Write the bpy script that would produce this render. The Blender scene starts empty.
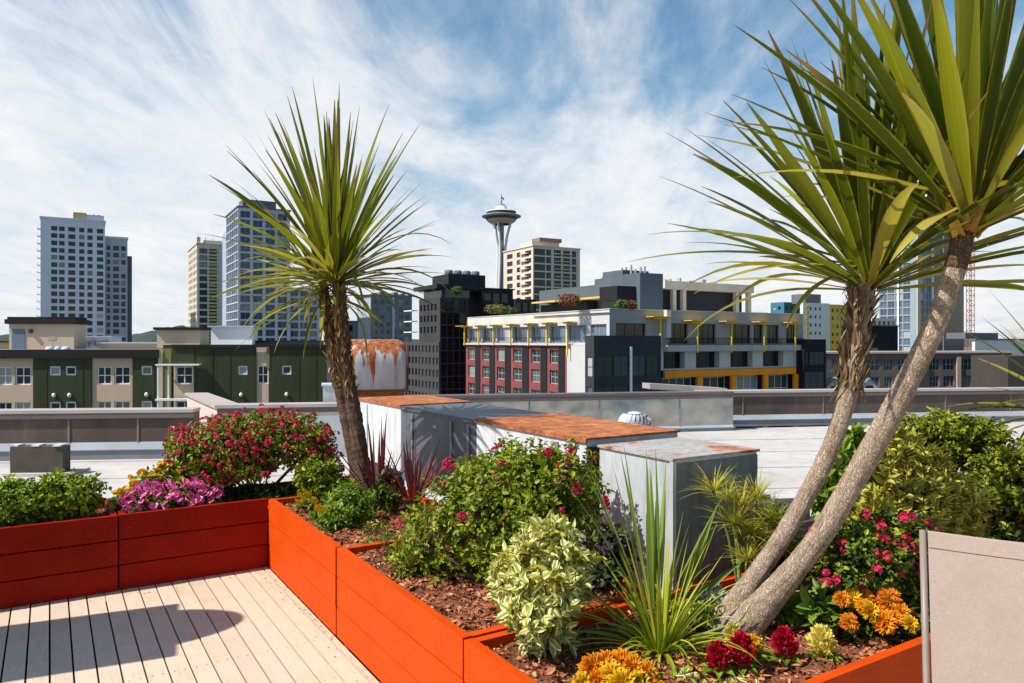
import bpy, math, random
import numpy as np
from mathutils import Vector
random.seed(7); RNG = np.random.default_rng(11)
S = bpy.context.scene
C = S.collection
R = math.radians
F, CX, CY, EYE = 740.0, 512.0, 341.5, 1.6

def at(px, py, Y):
    return Vector(((px-CX)/F*Y, Y, EYE-(py-CY)/F*Y))
def hit(P, d, px):
    k = (px-CX)/F
    return (k*P[1]-P[0])/(d[0]-k*d[1])
def zat(py, Y): return EYE-(py-CY)/F*Y
Z3 = Vector((0, 0, 1))

# ------------------------------------------------------------------ materials
class NT:
    def __init__(s, name):
        s.m = bpy.data.materials.new(name); s.m.use_nodes = True
        s.t = s.m.node_tree; s.b = s.t.nodes['Principled BSDF']; s.out = s.t.nodes['Material Output']
    def n(s, typ, **kw):
        x = s.t.nodes.new(typ)
        for k, v in kw.items():
            if k in x.inputs: x.inputs[k].default_value = v
            else: setattr(x, k, v)
        return x
    def l(s, a, b): s.t.links.new(a, b)
    def coord(s, kind='Object', scale=(1, 1, 1), rot=(0, 0, 0)):
        c = s.n('ShaderNodeTexCoord'); m = s.n('ShaderNodeMapping')
        m.inputs['Scale'].default_value = scale; m.inputs['Rotation'].default_value = rot
        s.l(c.outputs[kind], m.inputs[0]); return m.outputs[0]
    def noise(s, vec, scale, detail=4, rough=.6, dist=0):
        x = s.n('ShaderNodeTexNoise'); x.inputs['Scale'].default_value = scale
        x.inputs['Detail'].default_value = detail; x.inputs['Roughness'].default_value = rough
        x.inputs['Distortion'].default_value = dist
        if vec is not None: s.l(vec, x.inputs['Vector'])
        return x.outputs[0]
    def ramp(s, fac, stops, interp='LINEAR'):
        r = s.n('ShaderNodeValToRGB'); r.color_ramp.interpolation = interp
        e = r.color_ramp.elements
        while len(e) < len(stops): e.new(.5)
        for i, (p, c) in enumerate(stops):
            e[i].position = p; e[i].color = (*c, 1) if len(c) == 3 else c
        s.l(fac, r.inputs[0]); return r.outputs[0]
    def mix(s, fac, a, b, mode='MIX'):
        x = s.n('ShaderNodeMix', data_type='RGBA', blend_type=mode)
        for v, i in ((fac, 0), (a, 6), (b, 7)):
            if isinstance(v, (int, float)): x.inputs[i].default_value = v
            elif isinstance(v, tuple): x.inputs[i].default_value = (*v, 1)
            else: s.l(v, x.inputs[i])
        return x.outputs[2]
    def math(s, op, a, b=0.0, clamp=False):
        x = s.n('ShaderNodeMath', operation=op); x.use_clamp = clamp
        for v, i in ((a, 0), (b, 1)):
            if isinstance(v, (int, float)): x.inputs[i].default_value = v
            else: s.l(v, x.inputs[i])
        return x.outputs[0]
    def color(s, c):
        if isinstance(c, tuple): s.b.inputs['Base Color'].default_value = (*c, 1)
        else: s.l(c, s.b.inputs['Base Color'])
    def set(s, rough=.6, metal=0., spec=.5):
        s.b.inputs['Roughness'].default_value = rough; s.b.inputs['Metallic'].default_value = metal
        s.b.inputs['Specular IOR Level'].default_value = spec
    def bump(s, h, strength=.4, dist=.01):
        b = s.n('ShaderNodeBump'); b.inputs['Strength'].default_value = strength
        b.inputs['Distance'].default_value = dist
        s.l(h, b.inputs['Height']); s.l(b.outputs[0], s.b.inputs['Normal'])
    def island(s):
        g = s.n('ShaderNodeNewGeometry'); o = s.n('ShaderNodeObjectInfo')
        return s.math('FRACT', s.math('ADD', g.outputs['Random Per Island'], o.outputs['Random']))

def sc(c, k): return tuple(min(1., x*k) for x in c)
def plain(name, col, rough=.6, var=.18, nscale=1.5, bump=0., bscale=40, metal=0., spec=.4, stretch=(1, 1, 1)):
    t = NT(name); v = t.coord('Object', stretch)
    n = t.noise(v, nscale, 6, .65)
    t.color(t.ramp(n, [(.25, sc(col, 1-var)), (.5, col), (.75, sc(col, 1+var))]))
    t.set(rough, metal, spec)
    if bump: t.bump(t.noise(v, bscale, 5), bump, .01)
    return t.m
def leafy(name, cols, rough=.4, trans=.3, spec=.4, edge=None, edge_w=.3, tcol=None, tip=None):
    """foliage: colour per leaf, part of the light passes through"""
    t = NT(name); k = len(cols)
    c = t.ramp(t.island(), [((i+.5)/k, c) for i, c in enumerate(cols)])
    if edge:
        uv = t.n('ShaderNodeUVMap'); sp = t.n('ShaderNodeSeparateXYZ'); t.l(uv.outputs[0], sp.inputs[0])
        d = t.math('ABSOLUTE', t.math('SUBTRACT', sp.outputs[1], .5))
        nz = t.noise(t.coord('Object'), 30, 3)
        e = t.math('MULTIPLY', t.math('SUBTRACT', t.math('ADD', d, t.math('MULTIPLY', t.math('SUBTRACT', nz, .5), .25)), .5-edge_w), 6, True)
        c = t.mix(e, c, edge)
        if tip:      # long blades: fine veins along the leaf, dry brown tips
            vm = t.n('ShaderNodeMapping'); vm.inputs['Scale'].default_value = (2.5, 26, 1); t.l(uv.outputs[0], vm.inputs[0])
            gi = t.n('ShaderNodeNewGeometry'); cb = t.n('ShaderNodeCombineXYZ'); t.l(t.math('MULTIPLY', gi.outputs['Random Per Island'], 50), cb.inputs[0]); t.l(cb.outputs[0], vm.inputs['Location'])
            vn = t.noise(vm.outputs[0], 1, 4, .6); c = t.mix(1., c, t.ramp(vn, [(.3, (.72, .72, .70)), (.7, (1.15, 1.12, 1.05))]), 'MULTIPLY')
            tp = t.math('MULTIPLY', t.math('SUBTRACT', t.math('ADD', sp.outputs[0], t.math('MULTIPLY', gi.outputs['Random Per Island'], .16)), .92), 7, True); c = t.mix(tp, c, tip)
    t.color(c); t.set(rough, 0, spec)
    tr = t.n('ShaderNodeBsdfTranslucent'); mx = t.n('ShaderNodeMixShader'); mx.inputs[0].default_value = trans
    t.l(t.mix(1., c, tcol or (1., 1., .55), 'MULTIPLY') if True else c, tr.inputs[0])
    t.l(t.b.outputs[0], mx.inputs[1]); t.l(tr.outputs[0], mx.inputs[2]); t.l(mx.outputs[0], t.out.inputs[0])
    return t.m
def glass(name, tint=(.03, .045, .055), blind=.15, bcol=(.4, .38, .33), rough=.06):
    t = NT(name); r = t.island()
    a = t.ramp(r, [(0., bcol), (blind*.5, sc(bcol, .5)), (blind, tint), (.6, sc(tint, .6)), (1., sc(tint, 1.8))], 'CONSTANT')
    t.color(a); t.set(rough, 0, .5); return t.m
def painted_wood(name, col, wear):
    t = NT(name); v = t.coord('UV', (.8, 14, 1)); w = t.coord('UV', (3, 3, 1))
    g = t.noise(v, 6, 8, .7, .6); n = t.noise(w, 1.1, 5)
    base = t.mix(t.ramp(n, [(.3, (0, 0, 0)), (.7, (1, 1, 1))]), sc(col, .80), sc(col, 1.12))
    m = t.ramp(t.math('ADD', t.math('MULTIPLY', g, .6), t.math('MULTIPLY', t.noise(w, 2.2, 6), .4)), [(.58, (0, 0, 0)), (.68, (1, 1, 1))])
    fine = t.noise(t.coord('UV', (1.6, 60, 1)), 4, 6, .7, .3); gs = t.ramp(fine, [(.30, (.60, .55, .55)), (.46, (1, 1, 1)), (.75, (1.08, 1.1, 1.1))])
    base = t.mix(.8, base, gs, 'MULTIPLY'); chip = t.ramp(t.noise(t.coord('UV', (5, 22, 1)), 3.2, 3, .5), [(.71, (0, 0, 0)), (.735, (1, 1, 1))])
    base = t.mix(t.math('MULTIPLY', chip, .75), base, (.16, .085, .05))
    t.color(t.mix(t.math('MULTIPLY', m, .55), base, wear)); t.set(.65, 0, .12); t.bump(g, .5, .005); return t.m
def metal_sheet(name, col, rough=.4, metal=.7, blotch=.25, rust=0.):
    t = NT(name); v = t.coord('Object'); n = t.noise(v, 4, 7, .7, .5); sm = t.noise(t.coord('Object', (9, 9, 1.2)), 2.5, 5)
    c = t.ramp(n, [(.3, sc(col, 1-blotch)), (.7, sc(col, 1+blotch))])
    c = t.mix(t.ramp(sm, [(.42, (0, 0, 0)), (.75, (.8, .8, .8))]), c, (col[0]*.62, col[1]*.55, col[2]*.48))
    if rust:
        rc = t.ramp(t.noise(v, 14, 6), [(.3, (.16, .045, .012)), (.55, (.42, .13, .035)), (.75, (.55, .24, .09))])
        m = t.ramp(t.noise(v, 2.3, 6, .7), [(.62-rust*.3, (0, 0, 0)), (.7-rust*.3, (1, 1, 1))])
        c = t.mix(m, c, rc); t.l(t.math('SUBTRACT', 1, t.math('MULTIPLY', m, .95)), t.b.inputs['Metallic'])
    t.color(c); t.set(rough, metal, .5); 
    if rust: pass
    t.bump(t.noise(v, 6, 3), .12, .02); return t.m

# ------------------------------------------------------------------ mesh builder
class MB:
    def __init__(s): s.v = []; s.f = []; s.m = []; s.uv = []
    def poly(s, pts, mi=0, uv=None):
        b = len(s.v); s.v += [tuple(p) for p in pts]; s.f.append(tuple(range(b, b+len(pts)))); s.m.append(mi)
        s.uv += uv or [(0, 0), (1, 0), (1, 1), (0, 1)][:len(pts)]+[(0, 0)]*max(0, len(pts)-4)
    def box(s, o, a, b, c, mi=0, uvo=(0, 0)):
        """box from corner o with edges a (length), b, c"""
        o, a, b, c = map(Vector, (o, a, b, c)); b0 = len(s.v)
        if a.cross(b).dot(c) < 0: a, b = b, a; sw = True
        else: sw = False
        for k in (0, 1):
            for p in (o, o+a, o+a+b, o+b): s.v.append(tuple(p+c*k))
        la, lb, lc = a.length, b.length, c.length
        for f, du, dv in (((3, 2, 1, 0), la, lb), ((4, 5, 6, 7), la, lb), ((0, 1, 5, 4), la, lc), ((1, 2, 6, 5), lb, lc), ((2, 3, 7, 6), la, lc), ((3, 0, 4, 7), lb, lc)):
            s.f.append(tuple(b0+i for i in f)); s.m.append(mi)
            q = [(0, 0), (du, 0), (du, dv), (0, dv)]
            if dv > du: q = [(y, x) for x, y in q]
            s.uv += [(x+uvo[0], y+uvo[1]) for x, y in q]
    def tube(s, pts, rad, n=10, mi=0, cap=True, jit=None):
        pts = [Vector(p) for p in pts]; b0 = len(s.v); m = len(pts)
        if not hasattr(rad, '__len__'): rad = [rad]*m
        t0 = (pts[1]-pts[0]).normalized(); ref = Vector((1, 0, 0)) if abs(t0.x) < .8 else Vector((0, 1, 0))
        for i, p in enumerate(pts):
            t = (pts[min(i+1, m-1)]-pts[max(i-1, 0)]).normalized()
            x = (ref-t*ref.dot(t)).normalized(); y = t.cross(x); ref = x
            for k in range(n):
                a = 2*math.pi*k/n; r = rad[i]*(jit(i, k) if jit else 1)
                s.v.append(tuple(p+(x*math.cos(a)+y*math.sin(a))*r))
        for i in range(m-1):
            for k in range(n):
                k2 = (k+1) % n
                s.f.append((b0+i*n+k, b0+i*n+k2, b0+(i+1)*n+k2, b0+(i+1)*n+k)); s.m.append(mi)
                s.uv += [(k/n, i), ((k+1)/n, i), ((k+1)/n, i+1), (k/n, i+1)]
        if cap:
            s.f.append(tuple(b0+k for k in range(n))[::-1]); s.m.append(mi); s.uv += [(0, 0)]*n
            s.f.append(tuple(b0+(m-1)*n+k for k in range(n))); s.m.append(mi); s.uv += [(0, 0)]*n
    def lathe(s, prof, c, n=32, mi=0):
        b0 = len(s.v); m = len(prof)
        for r, z in prof:
            for k in range(n):
                a = 2*math.pi*k/n; s.v.append((c[0]+r*math.cos(a), c[1]+r*math.sin(a), c[2]+z))
        for i in range(m-1):
            for k in range(n):
                k2 = (k+1) % n
                s.f.append((b0+i*n+k, b0+i*n+k2, b0+(i+1)*n+k2, b0+(i+1)*n+k)); s.m.append(mi); s.uv += [(0, 0)]*4
    def strap(s, base, d, up, L, w, droop=.3, segs=8, fold=.25, prof=None, mi=0, twist=0.):
        """long blade: starts along d, bends under its weight"""
        d = Vector(d).normalized(); p = Vector(base); b0 = len(s.v); st = L/segs
        ref = Vector(up)
        for i in range(segs+1):
            t = i/segs
            side = d.cross(ref)
            if side.length < 1e-4: side = Vector((1, 0, 0))
            side.normalize(); nrm = side.cross(d).normalized()
            if twist:
                a = twist*t; side, nrm = side*math.cos(a)+nrm*math.sin(a), nrm*math.cos(a)-side*math.sin(a)
            ww = w*.5*(prof(t) if prof else (1-t)**.6)
            s.v += [tuple(p-side*ww+nrm*ww*fold*2), tuple(p), tuple(p+side*ww+nrm*ww*fold*2)]
            d = (d+Vector((0, 0, -1))*droop*(t+.15)*2/segs).normalized(); p = p+d*st
        for i in range(segs):
            a = b0+i*3
            for j in (0, 1):
                s.f.append((a+j, a+j+1, a+j+4, a+j+3)); s.m.append(mi)
                s.uv += [(i/segs, j/2), (i/segs, (j+1)/2), ((i+1)/segs, (j+1)/2), ((i+1)/segs, j/2)]
    def build(s, name, mats, parent=None, smooth=False, origin=None):
        o = new_mesh(name, np.array(s.v, dtype=np.float32).reshape(-1, 3), s.f, mats, parent, s.m, s.uv, smooth, origin)
        return o

def wloc(o):
    p = Vector((0, 0, 0))
    while o: p = p+o.location; o = o.parent
    return p
def new_mesh(name, V, faces, mats, parent=None, mi=None, uv=None, smooth=False, origin=None):
    me = bpy.data.meshes.new(name)
    off = wloc(parent) if parent else Vector((0, 0, 0))
    org = Vector(origin)-off if origin is not None else Vector((0, 0, 0))
    V = np.asarray(V, dtype=np.float32)-np.array(off+org, dtype=np.float32)
    if isinstance(faces, np.ndarray):
        n, k = faces.shape
        me.vertices.add(len(V)); me.vertices.foreach_set('co', V.ravel())
        me.loops.add(n*k); me.loops.foreach_set('vertex_index', faces.ravel().astype(np.int32))
        me.polygons.add(n); me.polygons.foreach_set('loop_start', np.arange(0, n*k, k, dtype=np.int32))
        me.update(calc_edges=True)
    else:
        me.from_pydata(V.tolist(), [], faces)
    if not isinstance(mats, (list, tuple)): mats = [mats]
    for m in mats: me.materials.append(m)
    if mi is not None and len(mats) > 1: me.polygons.foreach_set('material_index', np.asarray(mi, dtype=np.int32))
    if uv is not None:
        l = me.uv_layers.new(name='UVMap'); l.data.foreach_set('uv', np.asarray(uv, dtype=np.float32).ravel())
    if smooth: me.polygons.foreach_set('use_smooth', np.ones(len(me.polygons), dtype=bool))
    me.update()
    o = bpy.data.objects.new(name, me); C.objects.link(o)
    o.location = org
    if parent: o.parent = parent
    return o
def tag(o, label=None, cat=None, group=None, kind=None):
    for k, v in (('label', label), ('category', cat), ('group', group), ('kind', kind)):
        if v: o[k] = v
    return o
def thing(name, loc, label, cat, group=None):
    o = bpy.data.objects.new(name, None); C.objects.link(o); o.location = loc; o.empty_display_size = .2
    return tag(o, label, cat, group)
def copy_tree(o, parent=None):
    c = o.copy(); C.objects.link(c)
    if parent: c.parent = parent
    for ch in list(o.children): copy_tree(ch, c)
    return c

# leaves, many at once ------------------------------------------------------
def nrmz(a): return a/np.maximum(np.linalg.norm(a, axis=-1, keepdims=True), 1e-9)
def leaf_arrays(b, t, n, L, W, fold=.35, droop=.15):
    """b base, t direction, n normal (N,3); L, W (N,)"""
    t = nrmz(t); s = nrmz(np.cross(t, n)); n = nrmz(np.cross(s, t)); L = L[:, None]; W = W[:, None]
    v = np.stack([b,
                  b+t*L*.32+s*W*.5+n*W*fold*.5, b+t*L*.7+s*W*.4+n*(W*fold*.4-L*droop*.4),
                  b+t*L-n*L*droop,
                  b+t*L*.7-s*W*.4+n*(W*fold*.4-L*droop*.4), b+t*L*.32-s*W*.5+n*W*fold*.5], 1)
    return v.reshape(-1, 3)
def leaf_faces(N, start=0):
    k = np.arange(N)[:, None]*6+start
    return np.concatenate([k+np.array([[0, 1, 2, 3]]), k+np.array([[0, 3, 4, 5]])], 1).reshape(-1, 4)
LEAF_UV = np.array([(0, .5), (.32, 1), (.7, .9), (1, .5), (0, .5), (1, .5), (.7, .1), (.32, 0)], dtype=np.float32)
def leaf_object(name, arrs, mats, parent=None, mi=None, origin=None):
    V = np.concatenate(arrs, 0); N = len(V)//6
    return new_mesh(name, V, leaf_faces(N), mats, parent, None if mi is None else np.repeat(mi, 2), np.tile(LEAF_UV, (N, 1)), False, origin)
def rnd(n, k=3): return RNG.normal(size=(n, k))

def blob_points(blobs, n, shell=.5, bump=.16):
    """points near the surface of lumpy ellipsoids with their outward directions"""
    vol = np.array([b[1][0]*b[1][1]*b[1][2] for b in blobs])**.7; idx = RNG.choice(len(blobs), n, p=vol/vol.sum())
    c = np.array([b[0] for b in blobs])[idx]; r = np.array([b[1] for b in blobs])[idx]
    d = nrmz(rnd(n)); ph = idx*1.7
    lump = 1+bump*(np.sin(d[:, 0]*6+ph)*np.cos(d[:, 1]*7+ph*2)+.7*np.sin(d[:, 2]*9+d[:, 0]*4+ph))
    q = (shell+(1-shell)*RNG.random(n)**.6)*lump
    return c+d*r*q[:, None], nrmz(d/r*r.mean(1, keepdims=True)), q
def rosettes(p, o, k, L, W, spread=.9, upb=.35, jit=.35, stem=.03):
    n = len(p); o = nrmz(o+np.array([0, 0, upb])+rnd(n)*.35)
    p = np.repeat(p, k, 0); o = np.repeat(o, k, 0); N = n*k
    side = nrmz(np.cross(o, rnd(N)))
    t = nrmz(o*(.25+.55*RNG.random((N, 1)))+side*spread+rnd(N)*jit*.5)
    b = p-o*stem*RNG.random((N, 1))*2+side*.003
    return leaf_arrays(b, t, o+rnd(N)*jit, L*(.6+.6*RNG.random(N)), W*(.7+.5*RNG.random(N)))
CLOUD_OFF=(1.97,1.19,0);CLOUD_LO=.80;CLOUD_HI=1.17;VEIL=0;CLOUD_ZK=.5;CLOUD_V=10.2;SKY_S=.074;EXPO=.36;CLOUD_Y=.28;SKY_SAT=1.32;SKY_HUE=.487;SKY_VAL=1.42
# ------------------------------------------------------------------ camera, light, sky
cam = bpy.data.cameras.new('camera'); camo = bpy.data.objects.new('camera', cam); C.objects.link(camo)
camo.location = (0, 0, EYE); camo.rotation_euler = (R(90), 0, 0)
cam.sensor_width = 36; cam.lens = F/1024*36; cam.clip_end = 30000; cam.clip_start = .05
S.camera = camo
SUN_EL = R(50); SH = Vector((-.928, -.403, 0)).normalized()
sdir = SH*math.cos(SUN_EL)+Z3*math.sin(SUN_EL)
sun = bpy.data.lights.new('sun', 'SUN'); sun.energy = 5.0; sun.angle = R(.5); sun.color = (1, .955, .89)
suno = bpy.data.objects.new('sun', sun); C.objects.link(suno); suno.rotation_euler = sdir.to_track_quat('Z', 'Y').to_euler()
W = bpy.data.worlds.new('World'); S.world = W; W.use_nodes = True
wt = W.node_tree; bg = wt.nodes['Background']
def wn(typ, **kw):
    x = wt.nodes.new(typ)
    for k, v in kw.items():
        if k in x.inputs: x.inputs[k].default_value = v
        else: setattr(x, k, v)
    return x
sky = wn('ShaderNodeTexSky', sky_type='NISHITA'); sky.sun_disc = False
sky.sun_elevation = SUN_EL; sky.sun_rotation = math.atan2(sdir.x, sdir.y); sky.altitude = 20; sky.air_density = 1.1; sky.dust_density = .8; sky.ozone_density = 2.0
def wm(op, a, b=0., clamp=False):
    x = wn('ShaderNodeMath', operation=op); x.use_clamp = clamp
    for v, i in ((a, 0), (b, 1)):
        if isinstance(v, (int, float)): x.inputs[i].default_value = v
        else: wt.links.new(v, x.inputs[i])
    return x.outputs[0]
def wnoise(vec, scale, detail, rough, dist, mscale, rot, loc=(0, 0, 0)):
    m = wn('ShaderNodeMapping'); m.inputs['Scale'].default_value = mscale; m.inputs['Rotation'].default_value = rot; m.inputs['Location'].default_value = loc
    wt.links.new(vec, m.inputs[0]); x = wn('ShaderNodeTexNoise')
    for k, v in (('Scale', scale), ('Detail', detail), ('Roughness', rough), ('Distortion', dist)): x.inputs[k].default_value = v
    wt.links.new(m.outputs[0], x.inputs['Vector']); return x.outputs[0]
tc = wn('ShaderNodeTexCoord'); sp = wn('ShaderNodeSeparateXYZ'); wt.links.new(tc.outputs['Generated'], sp.inputs[0])
X, Y, Zz = sp.outputs
zz = wm('ADD', wm('MAXIMUM', Zz, 0.), .16)
cb = wn('ShaderNodeCombineXYZ'); wt.links.new(wm('DIVIDE', X, zz), cb.inputs[0]); wt.links.new(wm('DIVIDE', Y, zz), cb.inputs[1])
P = cb.outputs[0]
big = wnoise(P, .55, 4, .55, .4, (1, 1, 1), (0, 0, R(20)), CLOUD_OFF)
streak = wnoise(P, 1.6, 9, .62, .9, (1.0, .36, 1), (0, 0, R(-32)), (3.1, .7, 0))
fine = wnoise(P, 7., 8, .66, .5, (1, .5, 1), (0, 0, R(-20)), (1, 2, 0))
d = wm('ADD', wm('ADD', wm('MULTIPLY', big, .75), wm('MULTIPLY', streak, .75)), wm('MULTIPLY', fine, .17))
# more cloud low down and on the sunward side, clear overhead
d = wm('ADD', d, wm('MULTIPLY', wm('SUBTRACT', .30, Zz), CLOUD_ZK))
d = wm('ADD', d, wm('MULTIPLY', X, -.14)); d = wm('ADD', d, wm('MULTIPLY', Y, CLOUD_Y))  # cloud thinned overhead and behind the view to cut fill light
fac = wn('ShaderNodeMapRange', interpolation_type='SMOOTHSTEP'); wt.links.new(d, fac.inputs[0])
fac.inputs[1].default_value = CLOUD_LO; fac.inputs[2].default_value = CLOUD_HI; fac.inputs[3].default_value = .07; fac.inputs[4].default_value = .97
shade = wn('ShaderNodeMix', data_type='RGBA'); wt.links.new(wm('MULTIPLY', wm('SUBTRACT', wm('ADD', wm('MULTIPLY', fine, .5), wm('ADD', wm('MULTIPLY', streak, .5), wm('MULTIPLY', big, .4))), .48), 2.6, True), shade.inputs[0])
k = CLOUD_V
shade.inputs[6].default_value = (.66*k, .755*k, .87*k, 1); shade.inputs[7].default_value = (1.0*k, 1.0*k, .995*k, 1)
mxw = wn('ShaderNodeMix', data_type='RGBA'); veil = wm('MULTIPLY', wm('SUBTRACT', wm('SUBTRACT', Y, wm('MULTIPLY', Zz, 1.1)), .1, ), VEIL, True); veil = wm('MINIMUM', veil, .45); wt.links.new(wm('MAXIMUM', fac.outputs[0], veil), mxw.inputs[0])
hs = wn('ShaderNodeHueSaturation'); hs.inputs['Saturation'].default_value = SKY_SAT; hs.inputs['Hue'].default_value = SKY_HUE; hs.inputs['Value'].default_value = SKY_VAL; wt.links.new(sky.outputs[0], hs.inputs['Color']); wt.links.new(hs.outputs[0], mxw.inputs[6]); wt.links.new(shade.outputs[2], mxw.inputs[7])
wt.links.new(mxw.outputs[2], bg.inputs[0]); bg.inputs[1].default_value = SKY_S
S.view_settings.view_transform = 'Standard'; S.view_settings.look = 'None'; S.view_settings.exposure = EXPO; S.view_settings.gamma = 1
S.render.engine = 'CYCLES'; S.cycles.use_denoising = True; S.cycles.max_bounces = 6; S.cycles.transparent_max_bounces = 8
S.cycles.sample_clamp_indirect = 6
try: S.cycles.denoiser = 'OPENIMAGEDENOISE'
except Exception: pass

# ------------------------------------------------------------------ frame of the roof garden
P0 = Vector((-1.73, 5.25, 0)); DU = Vector((.53, -.848, 0)).normalized(); DV = Vector((.848, .53, 0)).normalized()
def uv(u, v, z=0): return P0+DU*u+DV*v+Z3*z
HP = .49; ROOF = -.25

# ------------------------------------------------------------------ ground, hills, roof, deck
mg = plain('city_ground', (.11, .11, .10), .9, .4, .02)
g = MB(); g.poly([(-9000, -600, -20), (9000, -600, -20), (9000, 12000, -20), (-9000, 12000, -20)])
tag(g.build('ground', mg), kind='structure')
mh = plain('hill_trees', (.030, .050, .045), .95, .5, .012, 1, .05)
def hill(px0, px1, Y, top, seed, n=60):
    r = random.Random(seed); m = MB(); x0 = (px0-CX)/F*Y; x1 = (px1-CX)/F*Y; rows = []
    for j in range(5):
        row = []
        for i in range(n+1):
            t = i/n; e = math.sin(math.pi*min(1, max(0, t)))**.6
            hgt = (zat(top, Y)+20)*e*(.72+.28*math.sin(t*9+seed)*math.sin(t*4.1+2*seed)) 
            hgt *= (0, .45, .8, 1, .3)[j]; hgt += (r.random()-.3)*7*(j in (2, 3))*e
            row.append(Vector((x0+(x1-x0)*t, Y+j*90-60, -21+max(0, hgt))))
        rows.append(row)
    for j in range(4):
        for i in range(n): m.poly([rows[j][i], rows[j][i+1], rows[j+1][i+1], rows[j+1][i]])
    return tag(m.build('hills', mh), kind='structure')
hill(60, 260, 2600, 322, 1); hill(-120, 60, 2900, 331, 2.3); hill(300, 560, 3300, 333, 4.1); hill(620, 1250, 3000, 333, 5.2, 110)

mr = NT('roof_membrane'); v = mr.coord('Object')
n1 = mr.noise(v, .5, 6, .6); n2 = mr.noise(v, 3.5, 7, .7)
cc = mr.ramp(n1, [(.3, (.42, .385, .35)), (.55, (.52, .485, .45)), (.75, (.565, .535, .50))])
st = mr.ramp(n2, [(.48, (1, 1, 1)), (.60, (.8, .77, .73)), (.75, (.55, .50, .45))])
mr.color(mr.mix(.55, cc, st, 'MULTIPLY')); mr.set(.75); mr.bump(n2, .15, .01)
gr = MB(); gr.poly([(-14, -3, ROOF), (22, -3, ROOF), (22, 19, ROOF), (-14, 12.2, ROOF)])
# welded seams of the membrane
for i in range(9):
    o = Vector((-12, 3.3+i*1.5, ROOF)); gr.box(o, Vector((33, 3.2, 0)), Vector((0, .05, 0)), Z3*.014)
    if i > 5: break
tag(gr.build('roof', mr.m), kind='structure')

md = NT('deck_paint'); v = md.coord('UV', (1.2, 16, 1)); gnz = md.noise(v, 5, 7, .7, .4); w = md.noise(md.coord('UV', (1.5, 1.5, 1)), 2.2, 7, .7)
cd = md.ramp(md.island(), [(0, (.55, .44, .33)), (.5, (.61, .49, .37)), (1, (.57, .455, .34))])
dm = md.ramp(md.math('ADD', md.math('MULTIPLY', gnz, .5), md.math('MULTIPLY', w, .5)), [(.5, (1, 1, 1)), (.62, (.83, .77, .68)), (.78, (.55, .46, .37))])
md.color(md.mix(.8, cd, dm, 'MULTIPLY')); md.set(.6, 0, .3); md.bump(gnz, .3, .003)
mscrew = plain('screw_head', (.07, .05, .04), .5)
dk = MB(); PW = .098
i = 0; rr = random.Random(3)
def boards(v0, v1, u0, u1):
    v = v0
    while v < v1-.02:
        w = min(PW-.009, v1-v); u = u0
        while u < u1:
            a = max(u, u0); e = u1
            if e-a > .02:
              for kx in range(int((e-a)/.48)):
                for wx in (.22, .74):
                    so = uv(u0+.68+kx*.48 if u0 < 0 else u0+kx*.48+.02, v+w*wx, .0022); dk.poly([so+Vector((math.cos(q_)*.0036, math.sin(q_)*.0036, 0)) for q_ in [k_*math.pi/3 for k_ in range(6)]], 1, [(0, 0)]*6)
              dk.box(uv(a+.0015, v, -.028+rr.random()*.0015), DU*(e-a-.003), DV*w, Z3*.028, 0, (rr.random()*40, rr.random()*40))
            u = u1
        v += PW
boards(-6.21, -.004, -.66, 7.4); boards(.0, 5.2, 3.90, 7.4)
tag(dk.build('deck', [md.m, mscrew]), kind='structure')
dj = MB(); mj = plain('joist', (.06, .045, .035), .9)
for j in range(16): dj.box(uv(.1+j*.48, -6.2, -.248), DU*.045, DV*11.4, Z3*.215)
tag(dj.build('deck_joists', mj), kind='structure')

# ------------------------------------------------------------------ planters
mwood = painted_wood('orange_paint', (.58, .058, .0005), (.36, .03, .002))
mwood_shade = painted_wood('shaded_orange_paint', (.27, .008, .001), (.16, .010, .003))  # same orange paint, with the shade on its faces put into the colour
TH = .04
def panel(m, a, b, ztop, zbot, n=3, th=TH, side=1, cap=.0):
    """stack of horizontal boards between plan points a and b, thickness to the `side`"""
    a = Vector(a); b = Vector(b); d = b-a; nn = Vector((-d.y, d.x, 0)).normalized()*side
    h = (ztop-zbot)/n
    for i in range(n):
        j = rr.random()*.003
        m.box(Vector((a.x, a.y, zbot+i*h))+nn*j, d, nn*(th-j), Z3*(h-.007), 0, (rr.random()*30, rr.random()*30))
        s = .035                                             # screw heads, two to a board
        while s < d.length:
            for zz in (.28, .70): m.box(Vector((a.x, a.y, zbot+(i+zz)*h))+d.normalized()*(s+rr.random()*.006)+nn*(j-.0008), d.normalized()*.007, nn*.002, Z3*.007, 1)
            s += (d.length-.077) if d.length < 1.1 else (d.length-.077)/2-.0001
def planter(name, label, u0, u1, v0, v1, mat, faces, group='painted plank planter boxes', zin=-.24):
    c = uv((u0+u1)/2, (v0+v1)/2, 0); r = thing(name, c, label, 'planter', group)
    e = .002
    for f in faces:
        m = MB()
        if f == 'front': panel(m, uv(u0, v0), uv(u1, v0), HP, .004, side=-1 if False else 1)   # faces the deck (-v)
        elif f == 'back': panel(m, uv(u0, v1), uv(u1, v1), HP, zin, 4, side=-1)
        elif f == 'near': panel(m, uv(u1, v0+TH+e), uv(u1, v1-TH-e), HP-.002, .004 if v1 <= 0.01 or u1 > 3 else zin, 3, side=1)
        elif f == 'far': panel(m, uv(u0, v0+TH+e), uv(u0, v1-TH-e), HP-.002, zin, 4, side=-1)
        m.build({'front': 'front_panel', 'back': 'back_panel', 'near': 'end_panel', 'far': 'end_panel'}[f], mat, r)
    return r
L2 = planter('planter_box', 'plank planter in shade-darkened orange paint holding the pink petunias beside the inner corner', -.62, 0, -.935, .9, mwood_shade, ())
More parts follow.
